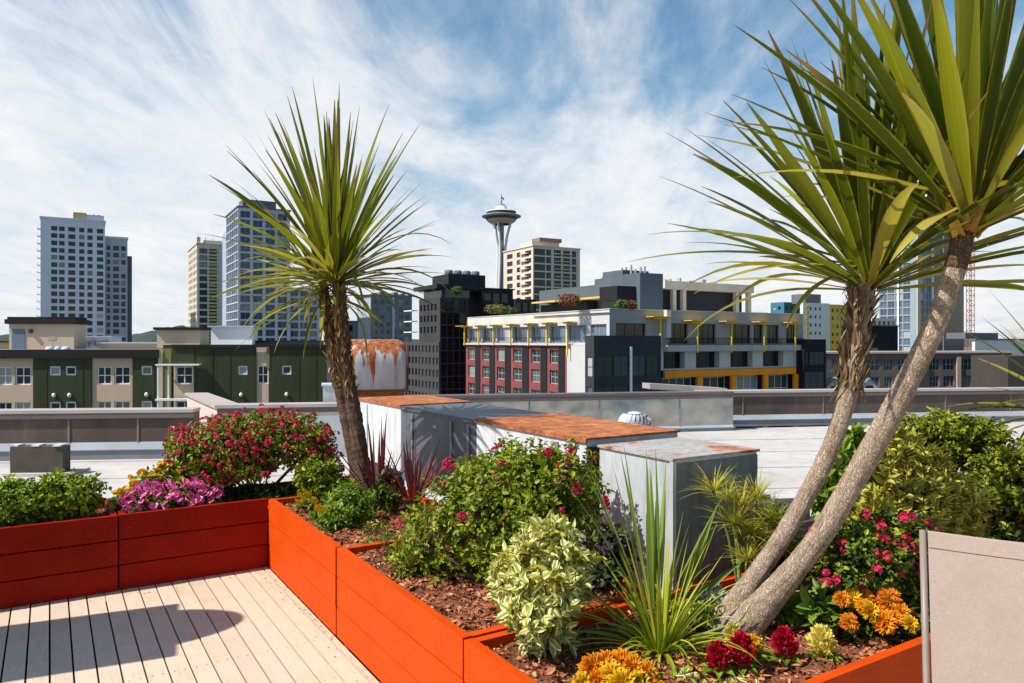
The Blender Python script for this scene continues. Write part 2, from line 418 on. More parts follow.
m = MB(); panel(m, uv(0, -.935), uv(0, -.004), HP, .004, side=1); m.build('front_panel', [mwood_shade, mscrew], L2)
m = MB(); panel(m, uv(-TH-.002, -.935), uv(-.62, -.935), HP-.002, .004, side=-1); m.build('end_panel', [mwood_shade, mscrew], L2)
m = MB(); panel(m, uv(-.62, -.935+TH+.002), uv(-.62, .9), HP-.004, -.24, 4, side=-1); m.build('back_panel', [mwood_shade, mscrew], L2)
m = MB(); panel(m, uv(-TH-.002, .9), uv(-.62+TH+.002, .9), HP-.003, -.24, 4, side=1); m.build('end_panel', [mwood_shade, mscrew], L2)
L1 = thing('planter_box', uv(-.3, -1.8), 'plank planter in shade-darkened orange paint filled with the low green hedge', 'planter', 'painted plank planter boxes')
m = MB(); panel(m, uv(.012, -2.6), uv(.012, -.945), HP, .004, side=1); m.build('front_panel', [mwood_shade, mscrew], L1)
m = MB(); panel(m, uv(.01-TH, -.945), uv(-.62, -.945), HP-.002, .004, side=1); m.build('end_panel', [mwood_shade, mscrew], L1)
m = MB(); panel(m, uv(.01-TH, -2.6), uv(-.62, -2.6), HP-.002, .004, side=-1); m.build('end_panel', [mwood_shade, mscrew], L1)
m = MB(); panel(m, uv(-.62, -2.6+TH+.002), uv(-.62, -.945-TH-.002), HP-.004, -.24, 4, side=-1); m.build('back_panel', [mwood_shade, mscrew], L1)
WB = .98
A = planter('planter_box', 'orange plank planter at the inner corner holding the slim palm', .004, 1.455, 0, WB, mwood, ())
def long_panels(r, u0, u1, v0, v1, far=True, near=True, vfar=None):
    m = MB(); panel(m, uv(u0, v0), uv(u1, v0), HP, .004, side=1); m.build('front_panel', [mwood, mscrew], r)
    m = MB(); panel(m, uv(u0, v1), uv(u1, v1), HP-.003, -.24, 4, side=-1); m.build('back_panel', [mwood, mscrew], r)
    if far:
        m = MB(); panel(m, uv(u0, v0+TH+.002), uv(u0, v1-TH-.002), HP-.002, -.24, 4, side=-1); m.build('end_panel', [mwood, mscrew], r)
    if near:
        m = MB(); panel(m, uv(u1, v0+TH+.002), uv(u1, v1-TH-.002), HP-.002, -.24, 4, side=1); m.build('end_panel', [mwood, mscrew], r)
long_panels(A, .004, 1.455, 0, WB, True, False)
B = planter('planter_box', 'orange plank planter in the middle of the run under the big flowering bush', 1.468, 2.905, .004, WB, mwood, ())
long_panels(B, 1.468, 2.905, .004, WB, True, True)
VC = 4.6
Cc = planter('planter_box', 'orange plank planter at the near end around the twin leaning palm', 2.925, 3.85, 0, VC, mwood, ())
m = MB(); panel(m, uv(2.925, .0), uv(3.85, .0), HP, .004, side=1); m.build('front_panel', [mwood, mscrew], Cc)
m = MB(); panel(m, uv(2.925, TH+.002), uv(2.925, VC), HP-.001, -.24, 4, side=-1); m.build('back_panel', [mwood, mscrew], Cc)
m = MB(); panel(m, uv(3.85, TH+.002), uv(3.85, VC), HP-.002, .004, 3, side=1); m.build('front_panel', [mwood, mscrew], Cc)
m = MB(); panel(m, uv(2.925+TH+.002, VC), uv(3.85-TH-.002, VC), HP-.003, -.24, 4, side=-1); m.build('end_panel', [mwood, mscrew], Cc)

# mulch: lumpy bed of bark with loose chips
mm = NT('bark_mulch'); v = mm.coord('Object'); n = mm.noise(v, 55, 6, .7); 
mm.color(mm.ramp(n, [(.3, (.065, .022, .010)), (.5, (.20, .065, .027)), (.7, (.38, .14, .06))])); mm.set(.9); mm.bump(n, .9, .02)
mchip = leafy('bark_chip', [(.16, .046, .018), (.40, .125, .048), (.26, .075, .028), (.50, .19, .085), (.34, .10, .036), (.58, .29, .15)], .85, 0.0, .2)
def bed(u0, u1, v0, v1, zt, nchip):
    nu = max(6, int((u1-u0)/.035)); nv = max(6, int((v1-v0)/.035)); V = []; f = []
    hh = lambda u, v: zt+.018*math.sin(u*7+v*3)*math.sin(v*6-u*2)+.012*math.sin(u*23+v*17)+.008*math.sin(u*41-v*37)
    for i in range(nu+1):
        for j in range(nv+1):
            u = u0+(u1-u0)*i/nu; w = v0+(v1-v0)*j/nv; V.append(tuple(uv(u, w, hh(u, w)+RNG.random()*.008)))
    for i in range(nu):
        for j in range(nv):
            a = i*(nv+1)+j; f.append((a, a+1, a+nv+2, a+nv+1))
    b0 = len(V)
    pu = u0+.01+(u1-u0-.02)*RNG.random(nchip); pv = v0+.01+(v1-v0-.02)*RNG.random(nchip)
    base = np.array([tuple(uv(a, b, hh(a, b)+.008+RNG.random()*.012)) for a, b in zip(pu, pv)])
    t = rnd(nchip)*np.array([1, 1, .3]); nn = rnd(nchip)*.45+np.array([0, 0, 1])
    Lc = .012+.035*RNG.random(nchip)**2; Wc = Lc*(.2+.35*RNG.random(nchip))
    lv = leaf_arrays(base, t, nn, Lc, Wc, .2, .05)
    mi = [0]*len(f)
    allf = f+[tuple(q) for q in leaf_faces(nchip, b0)]; mi += [1]*(2*nchip)
    return tag(new_mesh('mulch', np.concatenate([np.array(V), lv]), allf, [mm.m, mchip], None, mi), kind='stuff')
bed(.045, 1.45, .045, WB-.045, .425, 5200); bed(1.51, 2.86, .045, WB-.045, .42, 5200); bed(2.97, 3.805, .045, 3.4, .42, 10500)
bed(-.575, -.045, -.89, .86, .42, 2500); bed(-.575, -.03, -2.55, -.99, .42, 800)

# ------------------------------------------------------------------ metal ducts on the roof
mgal = metal_sheet('galvanised', (.64, .67, .70), .45, .35, .14)
mgald = metal_sheet('galvanised_dull', (.27, .29, .32), .5, .45)
mwht = metal_sheet('white_painted_metal', (.62, .635, .66), .5, .0, .06)
mrust = metal_sheet('rusty_metal', (.42, .36, .32), .85, .0, .2, 1.15)
mgal_shade = metal_sheet('shade_tinted_galvanised', (.115, .13, .15), .5, .25, .25)  # palm crown shade on one duct section put into the metal colour
mrustd = plain('dark_rust', (.10, .035, .02), .9, .4, 6)
mrusttop = metal_sheet('rust_stained_top', (.66, .62, .58), .75, .0, .14, .36)
mbox_shade = metal_sheet('shade_tinted_front', (.21, .22, .235), .7, .0, .22)  # shade on the box front put into this darker colour
def duct(name, label, t0, t1, w, zt, zb, mats, vo=1.18, seams=()):
    """run of ductwork along -u, t measured from the near end; mats: side, top, near end"""
    base = Vector((.42, 4.0, 0))
    q = lambda t, v, z: base-DU*t+DV*v+Z3*z
    r = thing(name, q((t0+t1)/2, w/2, ROOF), label, 'duct', 'ductwork behind the planters')
    b = MB(); b.box(q(t0, 0, zb), -DU*(t1-t0), DV*w, Z3*(zt-zb-.012)); b.build('body', mats[0], r)
    b = MB(); b.box(q(t0-.012, -.012, zt-.012), -DU*(t1-t0+.012), DV*(w+.024), Z3*.012)
    b.box(q(t0-.012, -.014, zt-.026), -DU*(t1-t0+.012), DV*.012, Z3*.013)
    for kk in range(int((t1-t0)/.11)): b.box(q(t0+.05+kk*.11, -.0175, zt-.023), -DU*.008, DV*.004, Z3*.008)
    b.build('top_sheet', mats[1], r)
    b = MB(); b.box(q(t0-.008, .0, zb), -DU*.006, DV*w, Z3*(zt-zb-.05)); b.build('end_panel', mats[2], r)
    b = MB()
    for s in seams: b.box(q(s-.015, -.010, zb), -DU*.03, DV*.009, Z3*(zt-zb-.05))
    if seams: b.build('joint', mats[3], r)

    b = MB()
    for s in (t0+.15, t1-.15):
        for v in (.05, w-.1): b.box(q(s, v, ROOF), -DU*.05, DV*.05, Z3*(zb-ROOF))
    if zb > ROOF+.1: b.build('support', mgald, r)
    return r
duct('roof_duct', 'pale metal duct with a broad rusty top behind the big flowering bush', 0.03, 1.25, .68, 1.075, .42, (mwht, mrust, mrustd, mgald), seams=(.30,))
duct('roof_duct', 'grey metal duct section with palm shade put into its colour', 1.262, 2.52, .66, 1.065, .46, (mgal_shade, mgal_shade, mgal_shade, mgald), seams=(1.36, 1.62, 2.3))
duct('roof_duct', 'white painted duct section with a rusty top below the hooded vent', 2.535, 3.5, .66, 1.075, .52, (mwht, mrust, mgal, mgal), seams=(3.3,))
# big box at the near end
bx = Vector((.76, 3.5, 0)); r = thing('duct_box', bx+Z3*ROOF, 'tall metal box with a front sheet coloured for shade and pale stained side', 'duct')
q = lambda u, v, z: bx-DU*u+DV*v+Z3*z
b = MB(); b.box(q(0, 0, ROOF), -DU*.548, DV*.59, Z3*(1.035-ROOF)); b.build('body', mgal, r)
b = MB(); b.box(q(-.008, .014, ROOF), -DU*.006, DV*.574, Z3*(1.02-ROOF)); b.build('front_panel', mbox_shade, r)  # thin sheet over the near face, holding its shade as colour
b = MB(); b.box(q(-.012, -.012, 1.035), -DU*.565, DV*.614, Z3*.012); b.build('top_sheet', mrusttop, r)
b = MB(); b.box(q(-.012, -.010, ROOF), -DU*.022, DV*.022, Z3*(1.034-ROOF)); b.build('corner_trim', mgal, r)

# hooded vent: box with a rolled top, rust running down from it
mhood = NT('hood_metal'); co = mhood.n('ShaderNodeTexCoord'); sp2 = mhood.n('ShaderNodeSeparateXYZ'); mhood.l(co.outputs['Object'], sp2.inputs[0])
drip = mhood.noise(mhood.coord('Object', (1, 1, .035)), 13, 4, .6); dr2 = mhood.noise(mhood.coord('Object', (1, 1, .05)), 34, 4)
lev = mhood.math('ADD', mhood.math('MULTIPLY', sp2.outputs[2], 2.3), mhood.math('ADD', mhood.math('MULTIPLY', mhood.math('SUBTRACT', drip, .5), 3.6), mhood.math('MULTIPLY', mhood.math('SUBTRACT', dr2, .5), .9)))
mk = mhood.ramp(lev, [(.62, (0, 0, 0)), (.86, (1, 1, 1))])
rc = mhood.ramp(mhood.noise(mhood.coord('Object', (1, 1, .3)), 22, 6), [(.3, (.13, .03, .009)), (.5, (.36, .10, .025)), (.72, (.52, .22, .08))])
gm = mhood.ramp(mhood.noise(mhood.coord('Object', (6, 6, .6)), 3, 4), [(.3, (.33, .36, .38)), (.7, (.52, .55, .57))])
mhood.color(mhood.mix(mk, gm, rc)); mhood.set(.55, .25, .4)
Yh = 7.5; hc = at(375, 388, Yh); r = thing('vent_hood', hc+Z3*(-.03), 'grey vent hood with a rolled top and rust running down its face', 'vent')
D1 = (DV*1.0+DU*.35).normalized(); D1 = Vector((.97, .24, 0)).normalized(); D2 = Vector((-.24, .97, 0))
prof = []                                   # section across the view: bulging face, rolled top
for i in range(15):
    a = math.pi*i/14; prof.append((-.30*math.cos(a)-.0, .26+.235*math.sin(a)**.8 if 0 < i < 14 else .26))
prof = [(-.27, .0)]+prof+[(.27, .0)]
b = MB(); w = .30; n = len(prof); nl = 9
for k in range(nl):
    s = -1+2*k/(nl-1); e = 1-.10*max(0, abs(s)-.72)/.28
    for (y, z) in prof: b.v.append(tuple(hc+D1*s*w+D2*(y*e)+Z3*(z*(1-.07*(max(0, abs(s)-.72)/.28)**2))))
for k in range(nl-1):
    for i in range(n-1):
        a = k*n+i; b.f.append((a, a+n, a+n+1, a+1)); b.m.append(0); b.uv += [(0, 0)]*4
b.f.append(tuple(range(n))); b.m.append(0); b.uv += [(0, 0)]*n
b.f.append(tuple(range((nl-1)*n, nl*n))[::-1]); b.m.append(0); b.uv += [(0, 0)]*n
b.build('hood', mhood.m, r, True)
b = MB(); b.tube([hc+D1*w*1.005+D2*(y*.9)+Z3*(z*.93) for y, z in prof], .012, 6); b.build('rim', mrustd, r)
b = MB(); b.box(hc-D1*.315-D2*.28+Z3*-.022, D1*.63, D2*.56, Z3*.02); b.build('flange', mrustd, r)
b = MB(); b.box(hc-D1*.25-D2*.2+Z3*-.12, D1*.5, D2*.4, Z3*.096); b.build('neck', mrust, r)
b = MB(); b.box(hc-D1*.24-D2*.19+Z3*(-1.4), D1*.48, D2*.38, Z3*1.28); b.build('stack', mgald, r)
# white curb box beside it
wb = at(328, 386, 12.3); r = thing('curb_box', Vector((wb.x, wb.y, ROOF)), 'white metal curb box on the roof behind the slim palm trunk', 'roof box')
b = MB(); b.box(Vector((wb.x-.06, wb.y-.1, ROOF)), D1*.30, D2*.5, Z3*(wb.z-ROOF)); b.build('body', mwht, r)
b = MB(); b.box(Vector((wb.x-.08, wb.y-.12, wb.z)), D1*.34, D2*.54, Z3*.03); b.build('lid', mgal, r)

# turbine ventilator
tv = at(634.5, 422, 10.0); r = thing('turbine_vent', Vector((tv.x, tv.y, ROOF)), 'white spinning turbine vent on the roof behind the rusty duct', 'vent')
b = MB(); b.lathe([(.17, 0), (.17, tv.z-ROOF-.16), (.21, tv.z-ROOF-.13), (.21, tv.z-ROOF-.115), (.0, tv.z-ROOF-.11)], (tv.x, tv.y, ROOF), 24); b.build('stack', mgal, r, False)
b = MB()
for i in range(20):
    a0 = 2*math.pi*i/20; pts0 = []; 
    for k in range(8):
        t = k/7; el = -.95+1.85*t; rad = .222*math.cos(el*.92); z = .135*math.sin(el)*1.05
        tw = .34*t; pts0.append((rad, z, a0+tw))
    for k in range(7):
        def pt(q, da, dr): return (tv.x+(q[0]*dr)*math.cos(q[2]+da), tv.y+(q[0]*dr)*math.sin(q[2]+da), tv.z+q[1])
        p, q2 = pts0[k], pts0[k+1]
        b.poly([pt(p, 0, 1.0), pt(p, .24, .90), pt(q2, .24, .90), pt(q2, 0, 1.0)])
        b.poly([pt(p, .24, .90), pt(p, .24, .86), pt(q2, .24, .86), pt(q2, .24, .90)])
b.build('blades', mwht, r)
b = MB(); b.lathe([(.0, .135), (.06, .132), (.09, .118), (.095, .11)], (tv.x, tv.y, tv.z+.005), 20); b.build('cap', mwht, r)
b = MB(); b.lathe([(.16, -.12), (.16, .09), (.0, .1)], (tv.x, tv.y, tv.z), 16); b.build('core', mgald, r)

# concrete block on the roof, left
mconc = plain('weathered_concrete', (.075, .064, .048), .95, .3, 5, .6, 18)
cb_ = at(10, 472, 10.2); r = thing('concrete_block', Vector((cb_.x+.36, cb_.y, ROOF)), 'weathered grey concrete block standing on the pale roof', 'block')
b = MB(); b.box(Vector((cb_.x, cb_.y, ROOF+.04)), (.70, .04, 0), (-.01, .2, 0), (0, 0, .36)); b.build('block', mconc, r)
b = MB()
for k in range(3): b.box(Vector((cb_.x+.0+k*.29, cb_.y+.01, ROOF+.40)), (.10, .005, 0), (0, .15, 0), (0, 0, .022)); 
b.build('lifting_lug', mwht, r)
b = MB(); b.box(Vector((cb_.x-.06, cb_.y-.08, ROOF+.004)), (.9, .05, 0), (0, .5, 0), (0, 0, .034)); b.build('pad', mr.m, r)
# dark pipe lying on the roof behind the leaning trunks
a = at(738, 490, 7.6); r = MB(); r.tube([(a.x, a.y, -.08), (a.x+.5, a.y+.05, -.08), (a.x+1.3, a.y+.12, -.08)], .06, 12)
o = r.build('roof_pipe', plain('pipe', (.05, .05, .05), .5), None, True, (a.x, a.y, ROOF)); tag(o, 'dark pipe lying on the pale roof behind the leaning trunks', 'pipe')

# ------------------------------------------------------------------ parapets
mbrown = NT('brown_panels'); v = mbrown.coord('Object', (1, 1, .35)); n = mbrown.noise(v, 2.2, 7, .7)
mbrown.color(mbrown.ramp(n, [(.3, (.045, .030, .025)), (.55, (.08, .055, .045)), (.8, (.15, .11, .09))])); mbrown.set(.7)
mcap = plain('coping', (.40, .345, .315), .5, .15, 1.5); mcapd = plain('coping_dark', (.12, .095, .09), .55, .2, 1.2)
mflash = plain('grey_flashing', (.40, .42, .44), .5, .2, 1.0)
mpink = plain('pinkish_render', (.62, .47, .40), .8, .12, 2); mflashd = plain('dark_flashing', (.20, .21, .23), .6, .25, 1.5)
mclad = NT('dented_cladding'); v = mclad.coord('Object', (1, 1, 1)); n = mclad.noise(v, 1.3, 1.5, .5, .2)
mclad.color(mclad.ramp(mclad.noise(v, 3, 6), [(.3, (.30, .29, .27)), (.7, (.48, .47, .44))])); mclad.set(.30, .85, .5); mclad.bump(n, .9, .16)
def parapet(label, a, b, zt, mface, mtop, base_h=.22, seam=1.25, mseam=None, th=.28, mbase=None, pieces=True):
    a = Vector(a); b = Vector(b); d = (b-a); L = d.length; d.normalize(); n = Vector((-d.y, d.x, 0)); a.z = b.z = ROOF
    r = thing('parapet_wall', (a+b)/2, label, 'parapet', 'parapets round the roof')
    m = MB(); m.box(a, d*L, n*th, Z3*(zt-ROOF-.05)); m.build('wall', mface, r)
    m = MB(); m.box(a-n*.05+Z3*(zt-ROOF-.05), d*L, n*(th+.1), Z3*.05)
    m.build('coping', mtop, r)
    m = MB(); m.box(a-n*.042+Z3*(zt-ROOF-.135), d*L, n*.04, Z3*.083); m.build('fascia', mcapd, r)
    m = MB(); m.box(a-n*.03, d*L, n*.029, Z3*base_h*.55); m.build('base_strip', mbase or mflashd, r)
    m = MB(); m.poly([a-n*.03+Z3*base_h*.56, a-n*.03+d*L+Z3*base_h*.56, a-n*.003+d*L+Z3*base_h, a-n*.003+Z3*base_h]); m.box(a-n*.05+Z3*base_h*.55, d*L, n*.049, Z3*.02); m.build('flashing', mflash, r)
    if seam:
        m = MB(); s = seam*.6
        while s < L:
            m.box(a+d*s-n*.012+Z3*base_h, d*.03, n*.011, Z3*(zt-ROOF-.14-base_h)); s += seam*(.8+.4*rr.random())
        m.build('seam', mseam or mface, r)
    return r
def pl(px, Y): return ((px-CX)/F*Y, Y, 0)
mb2 = plain('brown_seam', (.19, .14, .115), .7)
parapet('brown panelled parapet wall with a pale coping on the left', pl(-260, 11.1), pl(194, 11.75), .53, mbrown.m, mcap, .27, 1.2, mb2)
parapet('silvery dented metal clad parapet behind the turbine vent', pl(405, 14.1), pl(733, 15.4), .56, mclad.m, mcapd, .12, 1.5, mgald)
parapet('dark brown parapet wall along the right behind the leaning trunks', pl(700, 16.0), pl(1250, 17.9), .53, mbrown.m, mcap, .25, 1.6, mb2)
# stepped wall end with pinkish side, running back from the left parapet
c0 = Vector(pl(217, 11.5)); r = thing('stepped_wall', c0+Z3*ROOF, 'stepped wall with pinkish end face and white coping behind the flowering bush', 'wall')
n_ = Vector((-.52, .854, 0)); e_ = Vector((.985, .17, 0))
m = MB(); m.box(c0+Z3*ROOF, e_*.34, n_*3.2, Z3*(.56-ROOF)); m.box(c0+e_*.342+Z3*ROOF, e_*2., n_*.34, Z3*(.558-ROOF)); m.build('wall', mpink, r)
m = MB(); m.box(c0-e_*.04-n_*.04+Z3*.562, e_*.42, n_*3.28, Z3*.05); m.box(c0+e_*.383-n_*.04+Z3*.561, e_*1.98, n_*.42, Z3*.049); m.build('coping', mcap, r)
m = MB(); m.box(c0-n_*.02-e_*.0+Z3*.48, e_*2.3, n_*.018, Z3*.078); m.build('fascia', mcapd, r)
m = MB(); m.box(c0-n_*.05+Z3*ROOF, e_*2.3, n_*.048, Z3*(.42-ROOF)); m.build('flashing', mflash, r)
# pale sloping coping piece at the end of the metal parapet
o1 = Vector(pl(650, 16.2)); r = MB()
r.poly([o1+Z3*.56, o1+Vector((1.75, .2, .44)), o1+Vector((1.75, .2, .56)), o1+Z3*.68]); r.poly([o1+Z3*.68, o1+Vector((1.75, .2, .56)), o1+Vector((1.65, .6, .56)), o1+Vector((-.1, .4, .68))])
r.poly([o1+Vector((0, 0, .56)), o1+Vector((0, 0, .68)), o1+Vector((-.1, .4, .68)), o1+Vector((-.1, .4, .56))]); r.box(o1+Vector((0, .05, ROOF)), (1.7, .18, 0), (-.05, .3, 0), (0, 0, .69))
tag(r.build('coping_slab', mcap, None, False, o1+Z3*ROOF), 'short pale sloping wall top just behind the metal clad parapet', 'coping')
# ------------------------------------------------------------------ the city
U = Vector((-.5, .866, 0)); V_ = Vector((.866, .5, 0)); GZ = -20
G1 = glass('dark_glass', (.012, .018, .023), .12); G2 = glass('blue_glass', (.05, .085, .12), .12, (.32, .34, .36)); G3 = glass('black_glass', (.010, .012, .015), .1, (.10, .10, .09))
G4 = glass('teal_glass', (.03, .06, .065), .2, (.22, .26, .25)); G5 = glass('home_glass', (.02, .03, .04), .35, (.35, .34, .30)); G6 = glass('bright_glass', (.10, .15, .20), .25, (.36, .39, .41))
FW = plain('white_frame', (.78, .78, .76), .5, .05); FD = plain('dark_frame', (.035, .037, .04), .5, .1); FG = plain('grey_frame', (.33, .34, .35), .5, .1)
def bm(name, c, var=.12, ns=.35, rough=.8, streak=True):
    t = NT(name); v = t.coord('Object', (1, 1, .3)); n = t.noise(v, ns, 7, .65)
    t.color(t.ramp(n, [(.25, sc(c, 1-var*1.6)), (.5, c), (.75, sc(c, 1+var))])); t.set(rough, 0, .3); return t.m
MASH = {}
class Bld:
    """a building: walls with real openings, each opening gets a window of its own"""
    def __init__(s, name, base, label, cat='building', group=None):
        s.r = thing(name, base, label, cat, group); s.wins = []
    def facade(s, m, O, d, n, L, z0, z1, ops, depth=.25, win=None, mi=0):
        """ops: openings (s0, s1, za, zb); win = (frame mat, glass mat, nx, nz, bar) or None for a bare recess"""
        ops = [o for o in ops if o[1] < L-.02 and o[0] > .01]; O = Vector(O); xs = sorted({0., L, *[round(o[0], 3) for o in ops], *[round(o[1], 3) for o in ops]}); zs = sorted({z0, z1, *[round(o[2], 3) for o in ops], *[round(o[3], 3) for o in ops]})
        xs = [x for x in xs if 0 <= x <= L]; zs = [z for z in zs if z0 <= z <= z1]
        hole = set()
        for o in ops:
            for i in range(len(xs)-1):
                if o[0]-.001 <= xs[i] and xs[i+1] <= o[1]+.001:
                    for j in range(len(zs)-1):
                        if o[2]-.001 <= zs[j] and zs[j+1] <= o[3]+.001: hole.add((i, j))
        P = lambda x, z, k=0.: O+d*x+Z3*z-n*k
        for j in range(len(zs)-1):                    # wall cells, joined along each row
            i = 0
            while i < len(xs)-1:
                if (i, j) in hole: i += 1; continue
                k = i
                while k+1 < len(xs)-1 and (k+1, j) not in hole: k += 1
                m.poly([P(xs[i], zs[j]), P(xs[k+1], zs[j]), P(xs[k+1], zs[j+1]), P(xs[i], zs[j+1])], mi); i = k+1
        for a, b, c, e in ops:
            m.poly([P(a, c), P(b, c), P(b, c, depth), P(a, c, depth)], mi); m.poly([P(a, e), P(b, e), P(b, e, depth), P(a, e, depth)], mi)
            m.poly([P(a, c), P(a, e), P(a, e, depth), P(a, c, depth)], mi); m.poly([P(b, c), P(b, e), P(b, e, depth), P(b, c, depth)], mi)
            if win: s.wins.append((O, d, n, a, b, c, e, depth, win))
            else: m.poly([P(a, c, depth), P(b, c, depth), P(b, e, depth), P(a, e, depth)], mi)
    def pane(s, m, o, d, n, w, h, win):
        fr, gl, nx, nz, bar = win[:5]
        m.poly([o, o+d*w, o+d*w+Z3*h, o+Z3*h], 1)
        if bar:
            t = .05; f = n*.004
            bars = [(0, 0, w, bar), (0, h-bar, w, bar), (0, bar, bar, h-2*bar), (w-bar, bar, bar, h-2*bar)]
            for i in range(1, nx): bars.append((w*i/nx-bar*.4, bar, bar*.8, h-2*bar))
            for a, b, c, e in bars: m.box(o+d*a+Z3*b+f, d*c, Z3*e, n*t)
            for j in range(1, nz):
                for i in range(nx):
                    x0 = bar if i == 0 else w*i/nx+bar*.4; x1 = w-bar if i == nx-1 else w*(i+1)/nx-bar*.4
                    m.box(o+d*x0+Z3*(h*j/nz-bar*.4)+f, d*(x1-x0), Z3*bar*.8, n*t)
    def finish(s, zcut=-30, limit=100):
        ws = [w for w in s.wins if w[6] > zcut]
        key = lambda w: -(w[4]-w[3])*(w[6]-w[5])/((w[0]+w[1]*w[3]).length_squared)
        ws.sort(key=key); rest = {}
        for i, (O, d, n, a, b, c, e, dep, win) in enumerate(ws):
            o = O+d*a+Z3*c-n*(dep-.003)
            if i < limit:
                k = (round(b-a, 2), round(e-c, 2), tuple(round(x, 3) for x in d), win[0].name, win[1].name, win[2:])
                if k not in MASH:
                    m = MB(); s.pane(m, Vector((0, 0, 0)), d, n, b-a, e-c, win); ob = m.build('window', [win[0], win[1]], None); MASH[k] = ob.data
                else: ob = bpy.data.objects.new('window', MASH[k]); C.objects.link(ob)
                ob.parent = s.r; ob.location = o-s.r.location
            else:
                m = rest.setdefault((win[0], win[1]), MB()); s.pane(m, o, d, n, b-a, e-c, win)
        for (fr, gl), m in rest.items(): tag(m.build('windows', [fr, gl], s.r), kind='stuff')
        return s.r
def grid(L, z0, z1, x0, pitch, w, zb, fl, h, zmin=None, skip=()):
    """regular openings: columns from x0 at `pitch`, storeys from the top zb down at `fl`"""
    out = []; z = zb
    while z-h > (zmin if zmin is not None else z0)+.2:
        x = x0; k = 0
        while x+w < L-.05:
            if k not in skip: out.append((x, x+w, z-h, z))
            x += pitch; k += 1
        z -= fl
    return out
def solid(m, O, a, b, z0, z1, faces='urtb', mi=0):
    """the plain faces of a box footprint O, +a, +b:  l=edge b at O, f=edge a at O, r, k opposite, t top"""
    O = Vector(O); p = [O, O+a, O+a+b, O+b]
    q = lambda i, z: p[i]+Z3*z
    for f, (i, j) in (('f', (0, 1)), ('r', (1, 2)), ('k', (2, 3)), ('l', (3, 0))):
        if f in faces: m.poly([q(i, z0), q(j, z0), q(j, z1), q(i, z1)], mi)
    if 't' in faces: m.poly([q(i, z1) for i in range(4)], mi)
def tower(name, label, px, Y, pxl, pxr, top, wall, wl, wr, gl, cat='tower', z0=GZ, depth=None, mats=None, ret=False, coping=None):
    """box with its near corner at px; wl / wr: function(L, z1) -> openings for the left and right faces"""
    P = at(px, CY, Y); P.z = 0; z1 = zat(top, Y)
    Ll = depth if pxl is None else hit(P, U, pxl); Lr = hit(P, V_, pxr)
    b = Bld(name, Vector((P.x, P.y, z0))+V_*Lr*.5, label, cat); m = MB()
    b.facade(m, P+U*Ll, -U, -V_, Ll, z0, z1, wl(Ll, z1) if wl else [], .3, gl); b.facade(m, P, V_, -U, Lr, z0, z1, wr(Lr, z1) if wr else [], .3, gl)
    solid(m, P, V_*Lr, U*Ll, z0, z1, 'rkt'); m.build('wall', wall, b.r)
    b.P, b.Ll, b.Lr, b.z1 = P, Ll, Lr, z1
    if coping:
        m = MB(); e = .35
        m.box(P-V_*e-U*e+Z3*z1, V_*(Lr+2*e), U*(Ll+2*e), Z3*coping[1]); m.build('coping', coping[0], b.r)
    return b

# left pale tower -----------------------------------------------------------
mpale = bm('pale_concrete', (.62, .65, .70), .06, .08); mpale2 = bm('grey_panel', (.40, .42, .47), .08, .08); mdk2 = bm('dark_grey', (.13, .13, .16), .1, .1)
fl = 3.0
Y = 305; b = tower('residential_tower', 'tall pale grey apartment tower with punched windows standing alone on the left', 40.5, Y, None, 105, 218, mpale, None,
    lambda L, z: [o for x, w in ((L*.16, 2.2), (L*.28, 2.), (L*.42, 2.6), (L*.59, 1.9), (L*.72, 1.9), (L*.87, 2.4)) for o in grid(x+w+.1, GZ, z, x, 99, w, z-2.9, 3.02, 1.9, -6)], (FG, G1, 2, 1, .0), depth=22, coping=(mpale, .8))
P, Lr, z1 = b.P, b.Lr, b.z1
m = MB(); q0 = P+V_*Lr+U*3.; L2_ = hit(q0, V_, 127.5)
b.facade(m, q0, V_, -U, L2_, GZ, zat(233, Y), [o for x, w in ((L2_*.08, 1.3), (L2_*.36, 2.3), (L2_*.72, 1.7)) for o in grid(x+w+.1, GZ, 0, x, 99, w, zat(233, Y)-3.2, 3.02, 2.0, -6)], .3, (FG, G1, 2, 1, .0))
solid(m, q0, V_*L2_, U*17, GZ, zat(233, Y), 'rkt'); m.build('wing_wall', mpale2, b.r)
m = MB(); q1 = q0+V_*L2_+U*3; solid(m, q1, V_*hit(q1, V_, 132), U*9, GZ, zat(250, Y), 'frklt'); m.build('stair_wall', mdk2, b.r)
m = MB(); m.box(q0-V_*.3-U*.3+Z3*zat(233, Y), V_*(L2_+.6), U*18, Z3*.8); m.build('coping', mpale, b.r)
m = MB(); m.box(P+V_*11.5+U*4+Z3*(z1+.82), V_*11.5, U*9, Z3*2.6); m.build('roof_house', mpale2, b.r)
m = MB(); m.box(P+V_*11.6+U*3.7+Z3*(z1+.85), V_*4.5, U*.25, Z3*3.2); m.build('roof_panel', bm('ochre_panel', (.34, .29, .13)), b.r)
m = MB()
for k in range(7): m.box(P+V_*(12+k*1.7)+U*(5+k % 2*2)+Z3*(z1+3.03), V_*(.5+.3*(k % 3)), U*1., Z3*(.5+.5*(k*7 % 3)/2))
m.build('roof_equipment', mdk2, b.r)
z = z1-3
while z > -6:                                              # balconies along the sunlit side
    m = MB(); m.box(P-V_*1.3+U*1.2+Z3*(z-1.3), V_*1.28, U*4.2, Z3*.18); m.box(P-V_*1.3+U*1.2+Z3*(z-1.1), V_*.06, U*4.2, Z3*.9); m.build('balcony', mpale, b.r); z -= 3.02
b.finish(-6)

